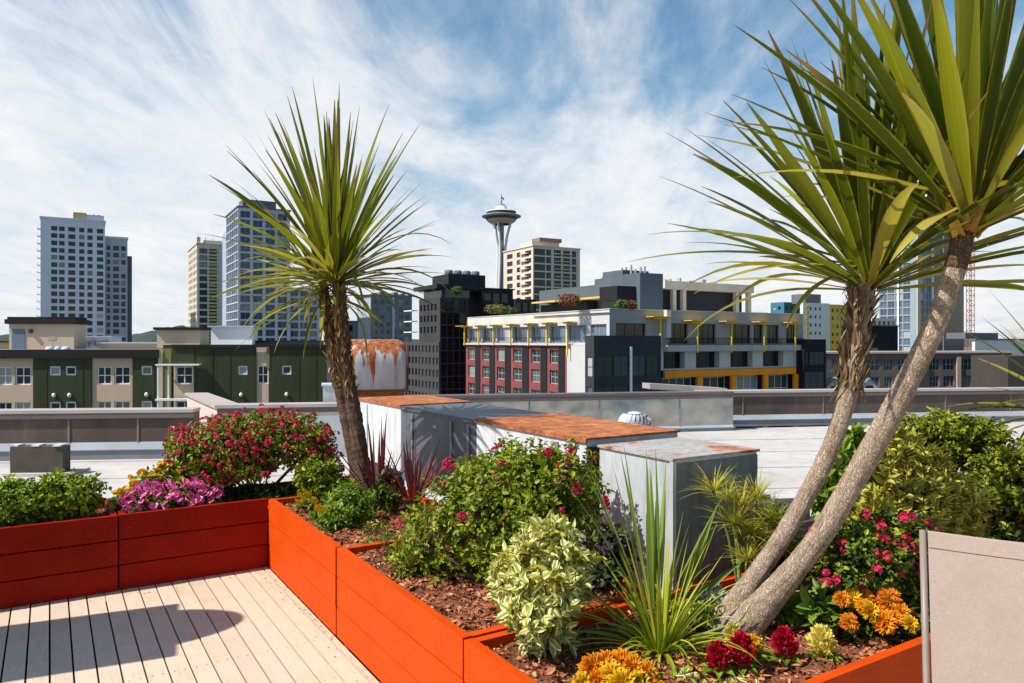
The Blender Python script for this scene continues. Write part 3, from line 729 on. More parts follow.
# slim beige tower behind the left palm ------------------------------------
mbei = bm('beige_concrete', (.56, .50, .40), .08, .1); Y = 330
b = tower('residential_tower', 'slim beige apartment tower with banded floors left of the glass tower', 197, Y, 188, 225, 244, mbei,
    lambda L, z: grid(L, GZ, z, 3, 5.2, 2.4, z-2, 3.1, 1.8, -6), lambda L, z: grid(L, GZ, z, 1.0, 4.0, 3.3, z-1.8, 3.1, 2.3, -6), (FD, G4, 2, 1, .12), coping=(mbei, .6))
m = MB(); m.box(b.P+V_*0+U*.5+Z3*b.z1, V_*1.5, U*6, Z3*3.2); m.box(b.P+V_*3+U*2+Z3*(b.z1+.6), V_*9, U*6, Z3*1.6); m.build('roof_house', mbei, b.r)
m = MB()
for k in range(4): m.tube([b.P+V_*(1+k*3)+U*3+Z3*(b.z1+1), b.P+V_*(1+k*3)+U*3+Z3*(b.z1+4.5-k*.6)], .15, 5)
m.build('roof_mast', FG, b.r)
z = b.z1-3.4; moch = bm('ochre', (.42, .34, .12))          # ochre balcony stack
while z > -6: m = MB(); m.box(b.P+V_*4.7-U*.9+Z3*z, V_*3.6, U*.88, Z3*.9); m.build('balcony', moch, b.r); z -= 3.1
b.finish(-6)

# blue glass tower behind the left palm ------------------------------------
mwhite = bm('white_pier', (.46, .51, .57), .06, .1); Y = 270; mfin = bm('blue_panel', (.32, .40, .48), .1, .1)
b = tower('glass_tower', 'tall blue glass tower with white piers behind the slim palm crown', 238, Y, 226, 290, 207, mwhite,
    lambda L, z: grid(L, GZ, z, .5, 4.3, 3.9, z-.8, 3.1, 2.75, -6), lambda L, z: grid(L, GZ, z, .8, 4.45, 3.5, z-1.2, 3.1, 2.5, -6), (FG, G2, 2, 1, .14), coping=(mdk2, .5))
m = MB(); q0 = b.P+V_*b.Lr+U*2; l2 = hit(q0, V_, 321)
b.facade(m, q0, V_, -U, l2, GZ, zat(285, Y), grid(l2, GZ, 0, .7, 3.6, 2.9, zat(285, Y)-1, 3.1, 2.3, -6), .3, (FG, G2, 2, 1, .14)); solid(m, q0, V_*l2, U*14, GZ, zat(285, Y), 'rkt'); m.build('wing_wall', bm('grey_wing', (.42, .45, .50)), b.r)
m = MB(); q1 = b.P+U*b.Ll; solid(m, q1, V_*6, U*9, GZ, zat(222, Y), 'flkt'); m.build('rear_wall', mfin, b.r)
m = MB(); m.box(b.P+V_*2+U*2+Z3*(b.z1+.5), V_*12, U*8, Z3*3.0); m.build('roof_house', mdk2, b.r)
b.finish(-6)

# teal block and a little dark block beside it ----------------------------
mteal = bm('blue_grey_panel', (.13, .17, .20), .12, .1); mlite = bm('light_blue_grey', (.36, .40, .45), .08, .1); Y = 300
b = tower('apartment_block', 'dark teal apartment block with its sunlit left side coloured paler, right of the slim palm trunk', 371, Y, 357, 412, 295.5, mteal,
    lambda L, z: grid(L, GZ, z, 1.5, 4, 2.2, z-1.5, 3.05, 1.9, -6), lambda L, z: grid(L, GZ, z, 1.2, 2.7, 1.8, z-1.4, 3.05, 2.1, -6), (FG, G4, 1, 1, .12), coping=(mteal, .6))
m = MB(); m.box(b.P-V_*.05+U*.5+Z3*GZ, V_*.04, U*(b.Ll-.5), Z3*(b.z1-GZ-1));  # sunlight on the left side put into a paler sheet over it
m.box(b.P+V_*9-U*.4+Z3*GZ, V_*1, U*.38, Z3*(b.z1-GZ-.5)); m.build('pier', mlite, b.r)
m = MB()
for k in range(5): m.box(b.P+V_*(2+k*3)+U*3+Z3*(b.z1+.6), V_*1.8, U*3, Z3*(.8+.5*(k % 2)))
m.build('roof_equipment', mteal, b.r); b.finish(-6)
b = tower('apartment_block', 'small dark block peeking out beside the slim palm trunk', 347, 210, 345, 358, 322, mdk2, None, lambda L, z: grid(L, GZ, z, .5, 1.6, 1.2, z-.9, 3., 1.8, -4), (FG, G3, 1, 1, .0), coping=(mdk2, .4)); b.finish(-4)

# black office block with a gridded left side --------------------------------
mbk = bm('black_panel', (.020, .021, .025), .2, .12); mgk = bm('charcoal_panel', (.045, .042, .043), .15, .12); Y = 165
b = tower('office_block', 'black office block with gridded charcoal side and overhanging roof', 440, Y, 419, 468, 297, mgk,
    lambda L, z: grid(L, GZ, z, .8, 2.05, 1.05, z-1.4, 2.55, 1.5, zat(341, 165)), lambda L, z: grid(L, GZ, z, .3, 1.55, 1.45, z-.5, 2.9, 2.65, -13), (FD, G3, 1, 2, .08))
m = MB(); q0 = b.P-V_*.25; l2 = hit(q0, U, 404); zt = zat(342, Y)
b.facade(m, q0+U*l2, -U, -V_, l2, GZ, zt, grid(l2, GZ, zt, 1., 2.05, 1.1, zt-.8, 2.75, 1.55, -13), .3, (FD, G3, 1, 1, .08)); solid(m, q0, V_*.2, U*l2, GZ, zt, 't'); solid(m, q0, V_*.24, U*.02, GZ, zt, 'f'); m.build('lower_wall', bm('charcoal2', (.055, .052, .053), .12, .1), b.r)
m = MB(); m.box(b.P-V_*1.2-U*1+Z3*(b.z1+1.9), V_*10, U*(b.Ll+1.6), Z3*.9); m.build('roof_overhang', mbk, b.r)
m = MB(); m.box(b.P+V_*.8+U*1+Z3*b.z1, V_*7, U*(b.Ll-2), Z3*1.9); m.build('penthouse', G4, b.r)
m = MB(); m.box(b.P+V_*3+U*2+Z3*(b.z1+1.9), V_*9.5, U*9, Z3*3.6); m.build('plant_room', mbk, b.r)
for k in range(4):
    m = MB(); c = b.P+V_*(4+k*2.3)+U*4+Z3*(b.z1+5.5); m.lathe([(.95, 0), (1.0, .2), (1.0, .8), (.8, 1.05), (0, 1.1)], c, 14); m.build('roof_tank', mteal, b.r, True)
for k in range(3): m = MB(); m.box(q0+U*(b.Ll+1)-V_*1.2+Z3*(zat(309+k*11.5, Y)), V_*1.5, U*5, Z3*.22); m.build('balcony', FW, b.r)
b.finish(-13)
# dark stepped wing behind
Y = 172; b = tower('office_block', 'low black stepped wing with planted terrace behind the red brick facade', 483, Y, 466, 513, 289, mbk, None, lambda L, z: grid(L, GZ, z, .4, 2.3, 2.0, z-.9, 3.2, 2.2, 0), (FD, G3, 1, 1, .08), coping=(mbk, .3))
m = MB(); q0 = b.P+V_*b.Lr-U*1; l2 = hit(q0, V_, 536); zt = zat(298, Y)
b.facade(m, q0, V_, -U, l2, GZ, zt, grid(l2, GZ, zt, .3, 1.9, 1.6, zt-.8, 3.2, 2.2, 0), .3, (FD, G3, 1, 1, .08)); solid(m, q0, V_*l2, U*12, GZ, zt, 'lrkt'); m.build('terrace_wall', mgk, b.r); b.finish(0)

# observation tower with saucer top -----------------------------------------
Y = 836; zc = at(501.3, CY, Y); cx, cy = zc.x, zc.y; zz_ = lambda py: zat(py, Y)
mndl = bm('tower_white', (.64, .63, .60), .06, .05); mgold = bm('tower_grey', (.23, .23, .24), .1, .05); mdkn = bm('tower_dark', (.06, .065, .07), .1, .05)
b = thing('observation_tower', (cx, cy, GZ), 'slender observation tower with a flying saucer top and spire', 'tower')
m = MB(); m.lathe([(10, zz_(224.5)), (15, zz_(222)), (16.5, zz_(220.5)), (16.5, zz_(219.6))], (cx, cy, 0), 40); m.build('lower_ring', bm('ring_tan', (.40, .33, .25)), b, True)
m = MB(); m.lathe([(14, zz_(221)), (17.5, zz_(219.5)), (17.5, zz_(217))], (cx, cy, 0), 40); m.build('restaurant_glass', mdkn, b)
m = MB(); m.lathe([(17, zz_(217.6)), (21.8, zz_(217.2)), (22.4, zz_(216.2)), (21.0, zz_(215.6)), (15, zz_(214.6)), (14.6, zz_(214.5))], (cx, cy, 0), 48); m.build('halo_disc', mgold, b, True)
m = MB(); m.lathe([(16.2, zz_(215)), (16.2, zz_(212.2)), (15.8, zz_(212))], (cx, cy, 0), 40); m.build('deck_glass', mdkn, b)
m = MB(); m.lathe([(17.0, zz_(212.4)), (16.8, zz_(211.6)), (11.5, zz_(210.4)), (7.5, zz_(209.8)), (6.3, zz_(209.4)), (6.2, zz_(206.6)), (5.6, zz_(206.3)), (0, zz_(206.1))], (cx, cy, 0), 40); m.build('roof', mndl, b, True)
m = MB(); m.lathe([(4.8, zz_(206.2)), (4.4, zz_(204.9)), (2.0, zz_(204.4)), (1.1, zz_(203.5)), (.5, zz_(198)), (.25, zz_(193.5)), (0, zz_(193.4))], (cx, cy, 0), 14); m.build('spire', mgold, b)
m = MB(); m.box(Vector((cx+.4, cy, zz_(198.4))), (2.8, .2, -2.6), (0, .3, 0), (.1, 0, 2.6)); m.build('flag', bm('flag_blue', (.08, .2, .5)), b)
for k in range(3):
    a = R(90+25+120*k); dx, dy = math.cos(a), math.sin(a)
    for s in (-1, 1):
        m = MB(); pts = []; rads = []
        for py, rad in ((224, 10.2), (236, 6.6), (248, 4.4), (262, 4.6), (290, 6.6), (330, 11), (362, 16.5)):
            o = s*(2.6 if py < 248 else 1.5+.3*(py > 300)); pts.append((cx+dx*rad-dy*o, cy+dy*rad+dx*o, max(GZ, zz_(py)))); rads.append(1.15 if py < 240 else 1.5)
        m.tube(pts, rads, 8); m.build('leg', mndl, b, True)
m = MB(); m.lathe([(3.0, GZ), (3.0, zz_(222)), (0, zz_(222))], (cx, cy, 0), 12); m.build('lift_core', mgold, b)

# beige apartment tower beside it --------------------------------------------
mcrm = bm('cream_concrete', (.60, .52, .42), .07, .1); Y = 290
b = tower('apartment_tower', 'beige apartment tower with dark glass corners right of the saucer tower', 533, Y, 503.5, 580, 246, mcrm,
    lambda L, z: [o for x, w in ((3., 4.6), (11, 2.8), (17.5, 2.8), (L-5, 3.6)) for o in grid(x+w+.1, GZ, z, x, 99, w, z-1.4, 3.05, 1.9, 8)], lambda L, z: [o for x, w in ((.5, 5.2), (6.1, 2.4), (9.8, 3.4), (14.2, 3.4), (18.4, 2.2), (21.2, 6.)) for o in grid(min(x+w+.1, L), GZ, z, x, 99, w, z-.9, 3.05, 2.45, 8)], (FD, G3, 2, 1, .16), coping=(mcrm, .4))
m = MB(); m.box(b.P+V_*2+U*4+Z3*(b.z1+.4), V_*13, U*9, Z3*2.2); m.build('roof_house', mcrm, b.r)
m = MB(); m.box(b.P+V_*5+U*3+Z3*(b.z1+2.6), V_*10.5, U*6, Z3*1.5); m.build('roof_screen', bm('rust_screen', (.22, .17, .13)), b.r)
z = b.z1-2.6
while z > 8:
    m = MB(); m.box(b.P+V_*10-U*1.+Z3*z, V_*8.2, U*.96, Z3*.28); m.build('balcony', mcrm, b.r)
    m = MB(); m.box(b.P-V_*.9+U*3.+Z3*z, V_*.86, U*6, Z3*.25); m.build('balcony', mcrm, b.r); z -= 3.05
b.finish(8)

# ------------------------------------------------------------------ main building with the brick facade
Y = 112; P = at(609.5, CY, Y); P.z = 0; ztop = 6.5
mwal = bm('white_render', (.50, .495, .49), .05, .2); mred = bm('red_brick', (.215, .058, .052), .14, .5); mgry = bm('grey_render', (.33, .315, .30), .06, .2)
mora = bm('orange_beam', (.85, .27, .010), .1, .4); myel = bm('yellow_steel', (.82, .54, .03), .08, .4); mblk2 = bm('black_metal', (.014, .014, .017), .2, .4, .95)
Ll = hit(P, U, 466); Lr = hit(P, V_, 803)
b = Bld('mixed_use_building', P+Z3*GZ+V_*10+U*10, 'long mid rise building with red brick bays, yellow posts and orange beams'); r = b.r
# left side: red bays below, white glazed storey on top.  x runs from the far end towards the corner
O = P+U*Ll; xr1 = Ll-hit(P, U, 567); zl = .95
m = MB()
bays = [466.5, 480.5, 495, 511, 529, 547.5, 565]; bx_ = [Ll-hit(P, U, p) for p in bays]
opsw = []
for i in range(6):
    a, e = bx_[i], bx_[i+1]; w = e-a; a2 = a+.13*w; e2 = a+.60*w
    for zb in (.25, -3.25, -6.9): opsw.append((a2, e2, zb-2.35, zb))
b.facade(m, O, -U, -V_, xr1, GZ, zl, opsw, .35, (FG, G4, 2, 2, .14)); solid(m, O, V_*20, -U*.05, GZ, ztop-.5, 'f'); m.build('brick_wall', mred, r)
for i in range(6):                                       # black shafts between the bays
    a, e = bx_[i], bx_[i+1]; w = e-a; m = MB(); m.box(O-U*(a+.66*w)-V_*.14+Z3*GZ, -U*(.33*w), V_*.13, Z3*(zl-.25-GZ)); m.build('shaft', mblk2, r)
m = MB(); m.box(O+U*.2-V_*.5+Z3*zl, -U*(xr1+1.2), V_*.6, Z3*.32); m.build('ledge', mwal, r)
m = MB(); ops2 = []
for i in range(7):
    a = bx_[i] if i < 6 else bx_[6]; w = (bx_[min(i+1, 6)]-bx_[min(i, 5)]) if i < 6 else 6.0
    ops2.append((a+.2, a+w-.35, 1.35, 4.25))
ops2.append((bx_[6]+6.6, Ll-1.2, 1.9, 4.3))
b.facade(m, O+V_*.35, -U, -V_, Ll, zl+.1, ztop, ops2, .4, (FG, G6, 4, 1, .12))
solid(m, O+V_*.35, -U*Ll, V_*22, zl, ztop, 't'); m.build('white_wall', mwal, r)
m = MB()                                                  # railing of the top storey
for k in range(int(xr1/.45)): m.box(O-U*(.3+k*.45)-V_*.35+Z3*(zl+.33), -U*.05, V_*.04, Z3*1.0)
m.box(O-V_*.36+Z3*(zl+1.33), -U*xr1, V_*.07, Z3*.07); m.build('railing', mblk2, r)
def post(x, side, z0, zt, wid):
    m = MB()
    if side == 'l':
        o = O-U*x-V_*.75; m.box(o+Z3*z0, -U*.22, V_*.2, Z3*(zt-z0)); m.box(o+U*wid*.5-V_*1.0+Z3*zt, -U*wid, V_*2.0, Z3*.09); m.box(o+U*wid*.3-V_*.05+Z3*(zt-.22), -U*wid*.6, V_*.3, Z3*.2)
    else:
        o = P+V_*x-U*1.15; m.box(o+Z3*z0, V_*.22, U*.2, Z3*(zt-z0)); m.box(o-V_*wid*.5-U*.9+Z3*zt, V_*wid, U*1.9, Z3*.10); m.box(o-V_*wid*.32-U*.1+Z3*(zt-.30), V_*wid*.64, U*.2, Z3*.22)
    m.build('post', myel, r)
for p in (467, 481, 496, 513, 531, 549.5): post(Ll-hit(P, U, p), 'l', zl-.1, 4.75, 3.9)
post(Ll-hit(P, U, 570), 'l', -.8, 4.75, 3.2)
# white end piece with the narrow tiled strip before the dark glass corner
m = MB(); a = xr1; solid(m, P, U*(Ll-xr1), V_*6, GZ, zl+.05, 'lft'); 
b.facade(m, O-U*xr1-V_*.02, -U, -V_, Ll-xr1, GZ, zl, [(.3, 1.4, -2.6, .3), (.3, 1.4, -7, -3.6)], .3, (FG, G4, 1, 2, .12)); m.build('corner_wall', mwal, r)
# dark glass box at the corner
Yc = 104; Pc = at(594, CY, Yc); Pc.z = 0; lc = hit(Pc, V_, 661); ll = hit(Pc, U, 585); zt = zat(335.5, Yc)
m = MB(); b.facade(m, Pc, V_, -U, lc, GZ, zt, [(.35, 3.4, -3.4, -.5), (3.6, 6.2, -3.4, -.5), (6.9, 9.4, -3.4, -.5), (9.6, lc-.4, -3.4, -.5), (.35, 3.4, -9, -4.8), (3.6, 6.2, -9, -4.8), (6.9, 9.4, -9, -4.8), (9.6, lc-.4, -9, -4.8)], .15, (FD, G4, 2, 3, .06))
b.facade(m, Pc+U*ll, -U, -V_, ll, GZ, zt, [(.4, ll-.4, -3.4, -.6), (.4, ll-.4, -9, -4.8)], .15, (FD, G6, 1, 2, .08)); solid(m, Pc, V_*lc, U*ll, GZ, zt, 'rkt'); m.build('glass_corner_wall', bm('anthracite', (.03, .033, .038), .15, .3), r)
m = MB(); m.box(Pc+V_*6.35-U*.22+Z3*GZ, V_*.34, U*.2, Z3*(zt-1.6-GZ)); m.build('drain_pipe', FW, r)
m = MB()
for k in range(26): m.box(O-U*(Ll-3.0)-V_*.06+Z3*(-9+k*.38), -U*2.6, V_*.03, Z3*.33)
m.build('tiled_strip', FW, r)
# right side: grey storey set back over white piers, orange beams below
m = MB(); xs0 = hit(P, V_, 663)
winr = [(p0, p1) for p0, p1 in ((616, 646), (670, 688), (698, 716), (730, 751), (753.5, 763), (767, 779), (786, 797))]
ops = [(hit(P, V_, p0), hit(P, V_, p1), 1.25, 4.5) for p0, p1 in winr]; ops[0] = (ops[0][0], ops[0][1], 2.0, 4.4)
b.facade(m, P, V_, -U, Lr, .9, ztop, ops, .4, (FD, G3, 3, 1, .10)); solid(m, P, V_*Lr, U*2, .9, ztop, 'r'); m.build('grey_wall', mgry, r)
m = MB(); solid(m, P+U*.3, V_*Lr, U*22, ztop-.5, ztop-.45, 't'); solid(m, P+V_*Lr+U*.1, -V_*.05, U*22, GZ, ztop-.1, 'l'); m.build('roof', mgry, r)
m = MB(); m.box(P-U*.12+Z3*(ztop+.003), V_*(Lr+.1), U*.5, Z3*.12); m.box(O+V_*.25+Z3*(ztop+.003), -U*(Ll-.1), V_*.5, Z3*.12); m.build('coping', mwal, r)
m = MB(); m.box(P+V_*xs0-U*.9+Z3*2.1, V_*.9, U*.86, Z3*(ztop-2.1+.1)); m.build('chimney_pier', mwal, r)
m = MB(); m.box(P+V_*xs0-U*1.1+Z3*.05, V_*(Lr-xs0-.5), U*1.08, Z3*.95); m.build('balcony_slab', bm('slab_grey', (.38, .38, .37)), r)
m = MB(); x = xs0+.2
while x < Lr-.6: m.box(P+V_*x-U*1.0+Z3*1.003, V_*.05, U*.04, Z3*1.1); x += .3
m.box(P+V_*xs0-U*1.02+Z3*2.1, V_*(Lr-xs0-.5), U*.08, Z3*.08); m.build('railing', mblk2, r)
for p in (655.5, 692.5, 726.5, 759, 790): post(hit(P, V_, p), 'r', 1.6 if p < 660 else -.2, 4.9 if p > 660 else 5.4, 4.2)
# two storeys below: recesses between white piers
mp = [661.8, 685, 696, 719.5, 730.5, 752.7, 763, 783.5, 794]; px_ = [hit(P, V_, p) for p in mp]
m = MB(); ops = []; opsb = []
for i in range(4):
    a, e = px_[2*i], px_[2*i+1]; ops.append((max(a, xs0+.1), e, -2.75, -.05)); opsb.append((a+.8, e+2.2, -9, -4.3))
b.facade(m, P+U*.02, V_, -U, Lr, -3.0, .9, ops, 1.2, (FD, G3, 3, 1, .10)); m.build('white_wall', mwal, r)
m = MB(); b.facade(m, P+U*.9, V_, -U, Lr, GZ, -3.0, opsb, .15, (FW, G4, 4, 2, .10)); m.build('ground_wall', mblk2, r)
m = MB(); m.box(P+V_*xs0-U*.5+Z3*-4.15, V_*(px_[8]-xs0), U*.5, Z3*1.1); m.build('beam', mora, r)
for i in range(4):
    m = MB(); m.box(P+V_*(px_[2*i+1]+2.3)-U*.54+Z3*GZ, V_*1.0, U*.5, Z3*(-4.2-GZ)); m.build('orange_pier', mora, r)
# dark glass stair at the right end
q0 = P+V_*(Lr-1.8)-U*1.6; lq = hit(q0, V_, 826); zt = 2.0
m = MB(); b.facade(m, q0, V_, -U, lq, GZ, zt, [(1.6, lq-.3, -2.6, -.3), (.3, 1.4, -2.6, -.3), (.3, lq-.3, -8.6, -3.9)], .15, (FD, G4, 3, 2, .07)); solid(m, q0, V_*lq, U*7, GZ, zt, 'lrkt'); m.build('stair_wall', mblk2, r)
# rooftop penthouse in blue grey siding
Yp = 128; Pp = at(640, CY, Yp); Pp.z = 0; lp = hit(Pp, U, 537); zp = zat(272.5, Yp); mside = bm('blue_grey_siding', (.085, .112, .125), .06, .3)
m = MB(); solid(m, Pp, V_*hit(Pp, V_, 663), U*11, ztop-.5, zp, 'flrkt'); solid(m, Pp+U*11+V_*.6, V_*9, U*(lp-11), ztop-.5, zp-1.2, 'flrkt'); m.build('penthouse_wall', mside, r)
m = MB(); m.box(Pp+U*5+V_*.2+Z3*(zp+.003), V_*6, U*5.9, Z3*.9); m.box(Pp+U*11.5+V_*1+Z3*(zp-1.197), V_*2.5, U*3, Z3*1.1); m.build('roof_house', mside, r)
m = MB(); m.box(Pp+U*1-V_*4.2+Z3*(zat(300, Yp)), V_*4.15, U*5.0, Z3*2.4); m.box(Pp+U*13-V_*2.+Z3*(ztop-.4), V_*2.5, U*16, Z3*2.9); m.build('terrace_room', mblk2, r)
m = MB(); m.box(Pp+U*6-V_*3.6+Z3*(zat(296.5, Yp)), V_*4.1, U*24, Z3*.3); m.build('terrace_canopy', bm('canopy_gold', (.62, .40, .10)), r)
for k in range(6): m = MB(); m.tube([Pp+U*(1+k*1.3)+V_*(1+(k % 2)*2)+Z3*zp, Pp+U*(1+k*1.3)+V_*(1+(k % 2)*2)+Z3*(zp+1.1+.3*(k % 3))], .2, 6); m.build('roof_vent', FG, r)
# open concrete frame on the right roof
Yf = 133; Pf = at(665, CY, Yf); Pf.z = 0; lf = hit(Pf, V_, 754); zf = zat(280.5, Yf); mfrm = bm('frame_concrete', (.80, .66, .50), .1, .3)
m = MB(); m.box(Pf+Z3*(zf-1.5), V_*lf, U*8, Z3*1.5)
for x in (2.2, 4.6, lf*.80, lf-1.2): m.box(Pf+V_*x+U*.3+Z3*(ztop-.5), V_*.8, U*.8, Z3*(zf-1.5-ztop+.5))
m.build('roof_frame', mfrm, r)
m = MB(); m.box(Pf-V_*.2+U*2.0+Z3*(ztop-.5), V_*(lf-1), U*5, Z3*(zf-1.5-ztop+.4)); m.build('frame_infill', bm('frame_dark', (.05, .05, .055)), r)
m = MB()
for k in range(9): m.box(Pf+V_*(1+k*1.45)+U*(1+(k*3 % 4))+Z3*(zf+.003), V_*(.4+.5*(k % 3 == 1)), U*.8, Z3*(.3+.5*((k*5) % 4)/3))
m.build('roof_equipment', FG, r); b.finish(-9.5)
# terrace plants on the roof
mtg = leafy('terrace_green', [(.06, .12, .02), (.10, .17, .03), (.16, .2, .03)], .5, .3); mtr = leafy('terrace_red', [(.22, .06, .03), (.30, .10, .03), (.16, .10, .03)], .5, .3)
def tplant(px, py, Y, rx, rz, mt, label, n=260):
    p = at(px, py, Y); pts, o, _ = blob_points([(tuple(p), (rx, rx, rz))], n, .4)
    ob = leaf_object('terrace_shrub', [rosettes(pts, o, 4, .34, .2)], mt, None, None, tuple(p-Z3*rz)); tag(ob, label, 'shrub', 'shrubs on the city roof terraces')
tplant(569, 300, 117, 1.9, 1.0, mtr, 'rusty red shrub on the terrace of the long mid rise building'); tplant(622, 304.5, 114.5, 1.4, .7, mtg, 'green shrub on the parapet right of the red terrace shrub')
tplant(632, 305, 114, .8, .6, mtr, 'small reddish shrub near the corner of the roof parapet', 160)
tplant(495, 309, 160, 2.2, 1.1, leafy('terrace_yellow', [(.28, .24, .05), (.2, .2, .05)], .5, .3), 'yellow green shrub on the black stepped terrace'); tplant(508, 310.5, 161, 1.8, .8, mtg, 'green shrub beside the yellow one on the black terrace')
tplant(457, 291, 163.2, 1.2, 1.0, mtg, 'green shrub on the roof edge of the black office block')
# teal, white and yellow housing block -----------------------------------------
Y = 260; mtl = bm('teal_cladding', (.045, .17, .25), .08, .1); mwh = bm('white_cladding', (.66, .64, .60), .05, .1); mye = bm('yellow_cladding', (.66, .44, .06), .06, .1)
b = tower('housing_block', 'housing block clad in teal, white and yellow panels', 803, Y, 800.5, 830, 302.5, mwh, None, lambda L, z: [o for x, w in ((3.6, 1.1), (6.2, 1.1), (8.6, 1.1)) for o in grid(x+w+.1, GZ, z, x, 99, w, z-1.5, 2.9, 1.1, -10)], (FG, G1, 1, 1, .0), z0=GZ)
P2 = b.P; m = MB(); q0 = P2+U*2-V_*.1; q1 = at(784, CY, 268); q1.z = 0; l1 = hit(q1, V_, 800)
b.facade(m, q1+U*6, -U, -V_, 6, GZ, zat(302, 268), grid(6, GZ, 0, 1, 2.4, 1.1, zat(302, 268)-1.5, 2.9, 1.2, -10), .3, (FG, G1, 1, 1, .0)); b.facade(m, q1, V_, -U, l1, GZ, zat(302, 268), grid(l1, GZ, 0, 1, 2.4, 1.1, zat(302, 268)-1.5, 2.9, 1.2, -10), .3, (FG, G1, 1, 1, .0)); solid(m, q1, V_*l1, U*6, GZ, zat(302, 268), 'rkt'); m.build('teal_wall', mtl, b.r)
m = MB(); q2 = q1+U*6.1; l3 = hit(q2, U, 769); solid(m, q2, V_*8, U*abs(l3), GZ, zat(303, 268), 'flrkt'); m.build('white_wing_wall', mwh, b.r)
q3 = P2+V_*(b.Lr+.02); l4 = hit(q3, V_, 858); m = MB(); b.facade(m, q3, V_, -U, l4, GZ, b.z1-.3, grid(l4, GZ, 0, .9, 2.6, 1.2, b.z1-1.8, 2.9, 1.2, -10), .3, (FG, G1, 1, 1, .0)); solid(m, q3, V_*l4, U*10, GZ, b.z1-.3, 'lrkt'); m.build('yellow_wall', mye, b.r)
m = MB(); m.box(P2+V_*5+U*3+Z3*b.z1, V_*8.5, U*6, Z3*3.4); m.build('plant_room', bm('plant_grey', (.14, .14, .15)), b.r)
z = b.z1-2
while z > -10: m = MB(); m.box(P2+V_*1.4-U*.3+Z3*z, V_*1.6, U*.28, Z3*1.0); m.build('balcony', mye, b.r); z -= 1.9
b.finish(-10)
# glass tower behind the leaning palm with a hoist mast -------------------------
Y = 300; mwt = bm('white_mullion', (.26, .33, .36), .06, .1); mtan = bm('tan_strip', (.58, .44, .29), .06, .1); mnav = bm('navy_panel', (.07, .09, .13), .1, .1)
b = tower('glass_tower', 'tall glass tower with a tan vertical strip behind the leaning palm trunks', 917, Y, 879, 963, 207, mwt,
    lambda L, z: grid(L, GZ, z, .5, 3.4, 3.0, z-.6, 3.1, 2.7, -6), lambda L, z: [o for x, w in ((2.3, 2.6), (5.2, 2.6), (8.1, 1.8)) for o in grid(x+w+.1, GZ, z, x, 99, w, z-.6, 3.1, 2.7, -6)]+[o for x, w in ((10.9, 3.0), (14.2, 3.0), (17.4, 2.6)) for o in grid(x+w+.1, GZ, z, x, 99, w, z-.4, 3.1, 2.95, -6)], (FG, G6, 2, 1, .12), coping=(mwt, .5))
m = MB(); m.box(b.P-U*.5-V_*.3+Z3*GZ, V_*2.0, U*.46, Z3*(b.z1-GZ)); m.build('tan_pier', mtan, b.r)
m = MB(); m.box(b.P+V_*10.75-U*.32+Z3*GZ, V_*(b.Lr-10.7), U*.3, Z3*(b.z1-GZ+2.5)); m.build('dark_face', glass('navy_glass', (.05, .07, .11), 0, (.05, .07, .11), .1), b.r)
m = MB(); m.box(b.P+V_*10.0-U*.6+Z3*GZ, V_*.7, U*.56, Z3*(b.z1-GZ+1)); m.box(b.P-V_*.5+U*b.Ll*.45+Z3*GZ, V_*.48, U*.8, Z3*(b.z1-GZ)); m.box(b.P+V_*17.2-U*.7+Z3*GZ, V_*.5, U*.36, Z3*(b.z1-GZ+2)); m.build('white_pier', FW, b.r)
m = MB(); m.box(b.P+V_*2+U*3+Z3*(b.z1+.5), V_*12, U*9, Z3*4); m.build('roof_house', mnav, b.r); b.finish(-6)
hm = at(970.5, CY, 296); hm.z = GZ; m = MB(); ht = zat(191, 296)-GZ
for dx in (-1, 1):
    for dy in (-1, 1): m.tube([hm+Vector((dx, dy, 0)), hm+Vector((dx, dy, ht))], .16, 4)
k = 0
while k*2. < ht-2:
    z = k*2.; s = 1 if k % 2 else -1
    for dy in (-1, 1): m.tube([hm+Vector((-s, dy, z)), hm+Vector((s, dy, z+2))], .1, 4); m.tube([hm+Vector((-1, dy, z)), hm+Vector((1, dy, z))], .09, 4)
    k += 1
o = m.build('hoist_mast', bm('hoist_red', (.30, .16, .11)), None, False, hm); tag(o, 'reddish lattice hoist mast beside the tall glass tower', 'hoist mast')
# low brown buildings on the right --------------------------------------------
mbrn = bm('brown_brick', (.13, .098, .085), .15, .4); mtanw = bm('tan_render', (.44, .36, .28), .08, .3); e1 = Vector((.985, .17, 0)); e2 = Vector((-.17, .985, 0))
Y = 150; q = at(822, CY, Y); q.z = 0; L = hit(q, e1, 1012); zt = zat(353.5, Y+2)
b = Bld('low_brick_building', q+e1*L*.5+Z3*GZ, 'low brown brick building with pale roof edge behind the leaning trunks'); m = MB()
ops = []
for p0, p1 in ((827, 833), (836, 846), (850, 860), (866, 880), (884, 893), (898, 909), (930, 940), (943, 955), (960, 973), (976, 985), (990, 1002)):
    a, e = hit(q, e1, p0), hit(q, e1, p1); ops += [(a, e, zat(371, Y), zat(359, Y)), (a+.1, e-.1, zat(388, Y), zat(377, Y))]
b.facade(m, q, e1, -e2, L, GZ, zt, ops, .3, (FG, G4, 3, 2, .10)); solid(m, q, e1*L, e2*8, GZ, zt, 'lrkt'); m.build('wall', mbrn, b.r)
m = MB(); m.box(q-e1*.4-e2*.5+Z3*(zt+.003), e1*(L+.8), e2*9, Z3*.4); m.build('coping', mtanw, b.r)
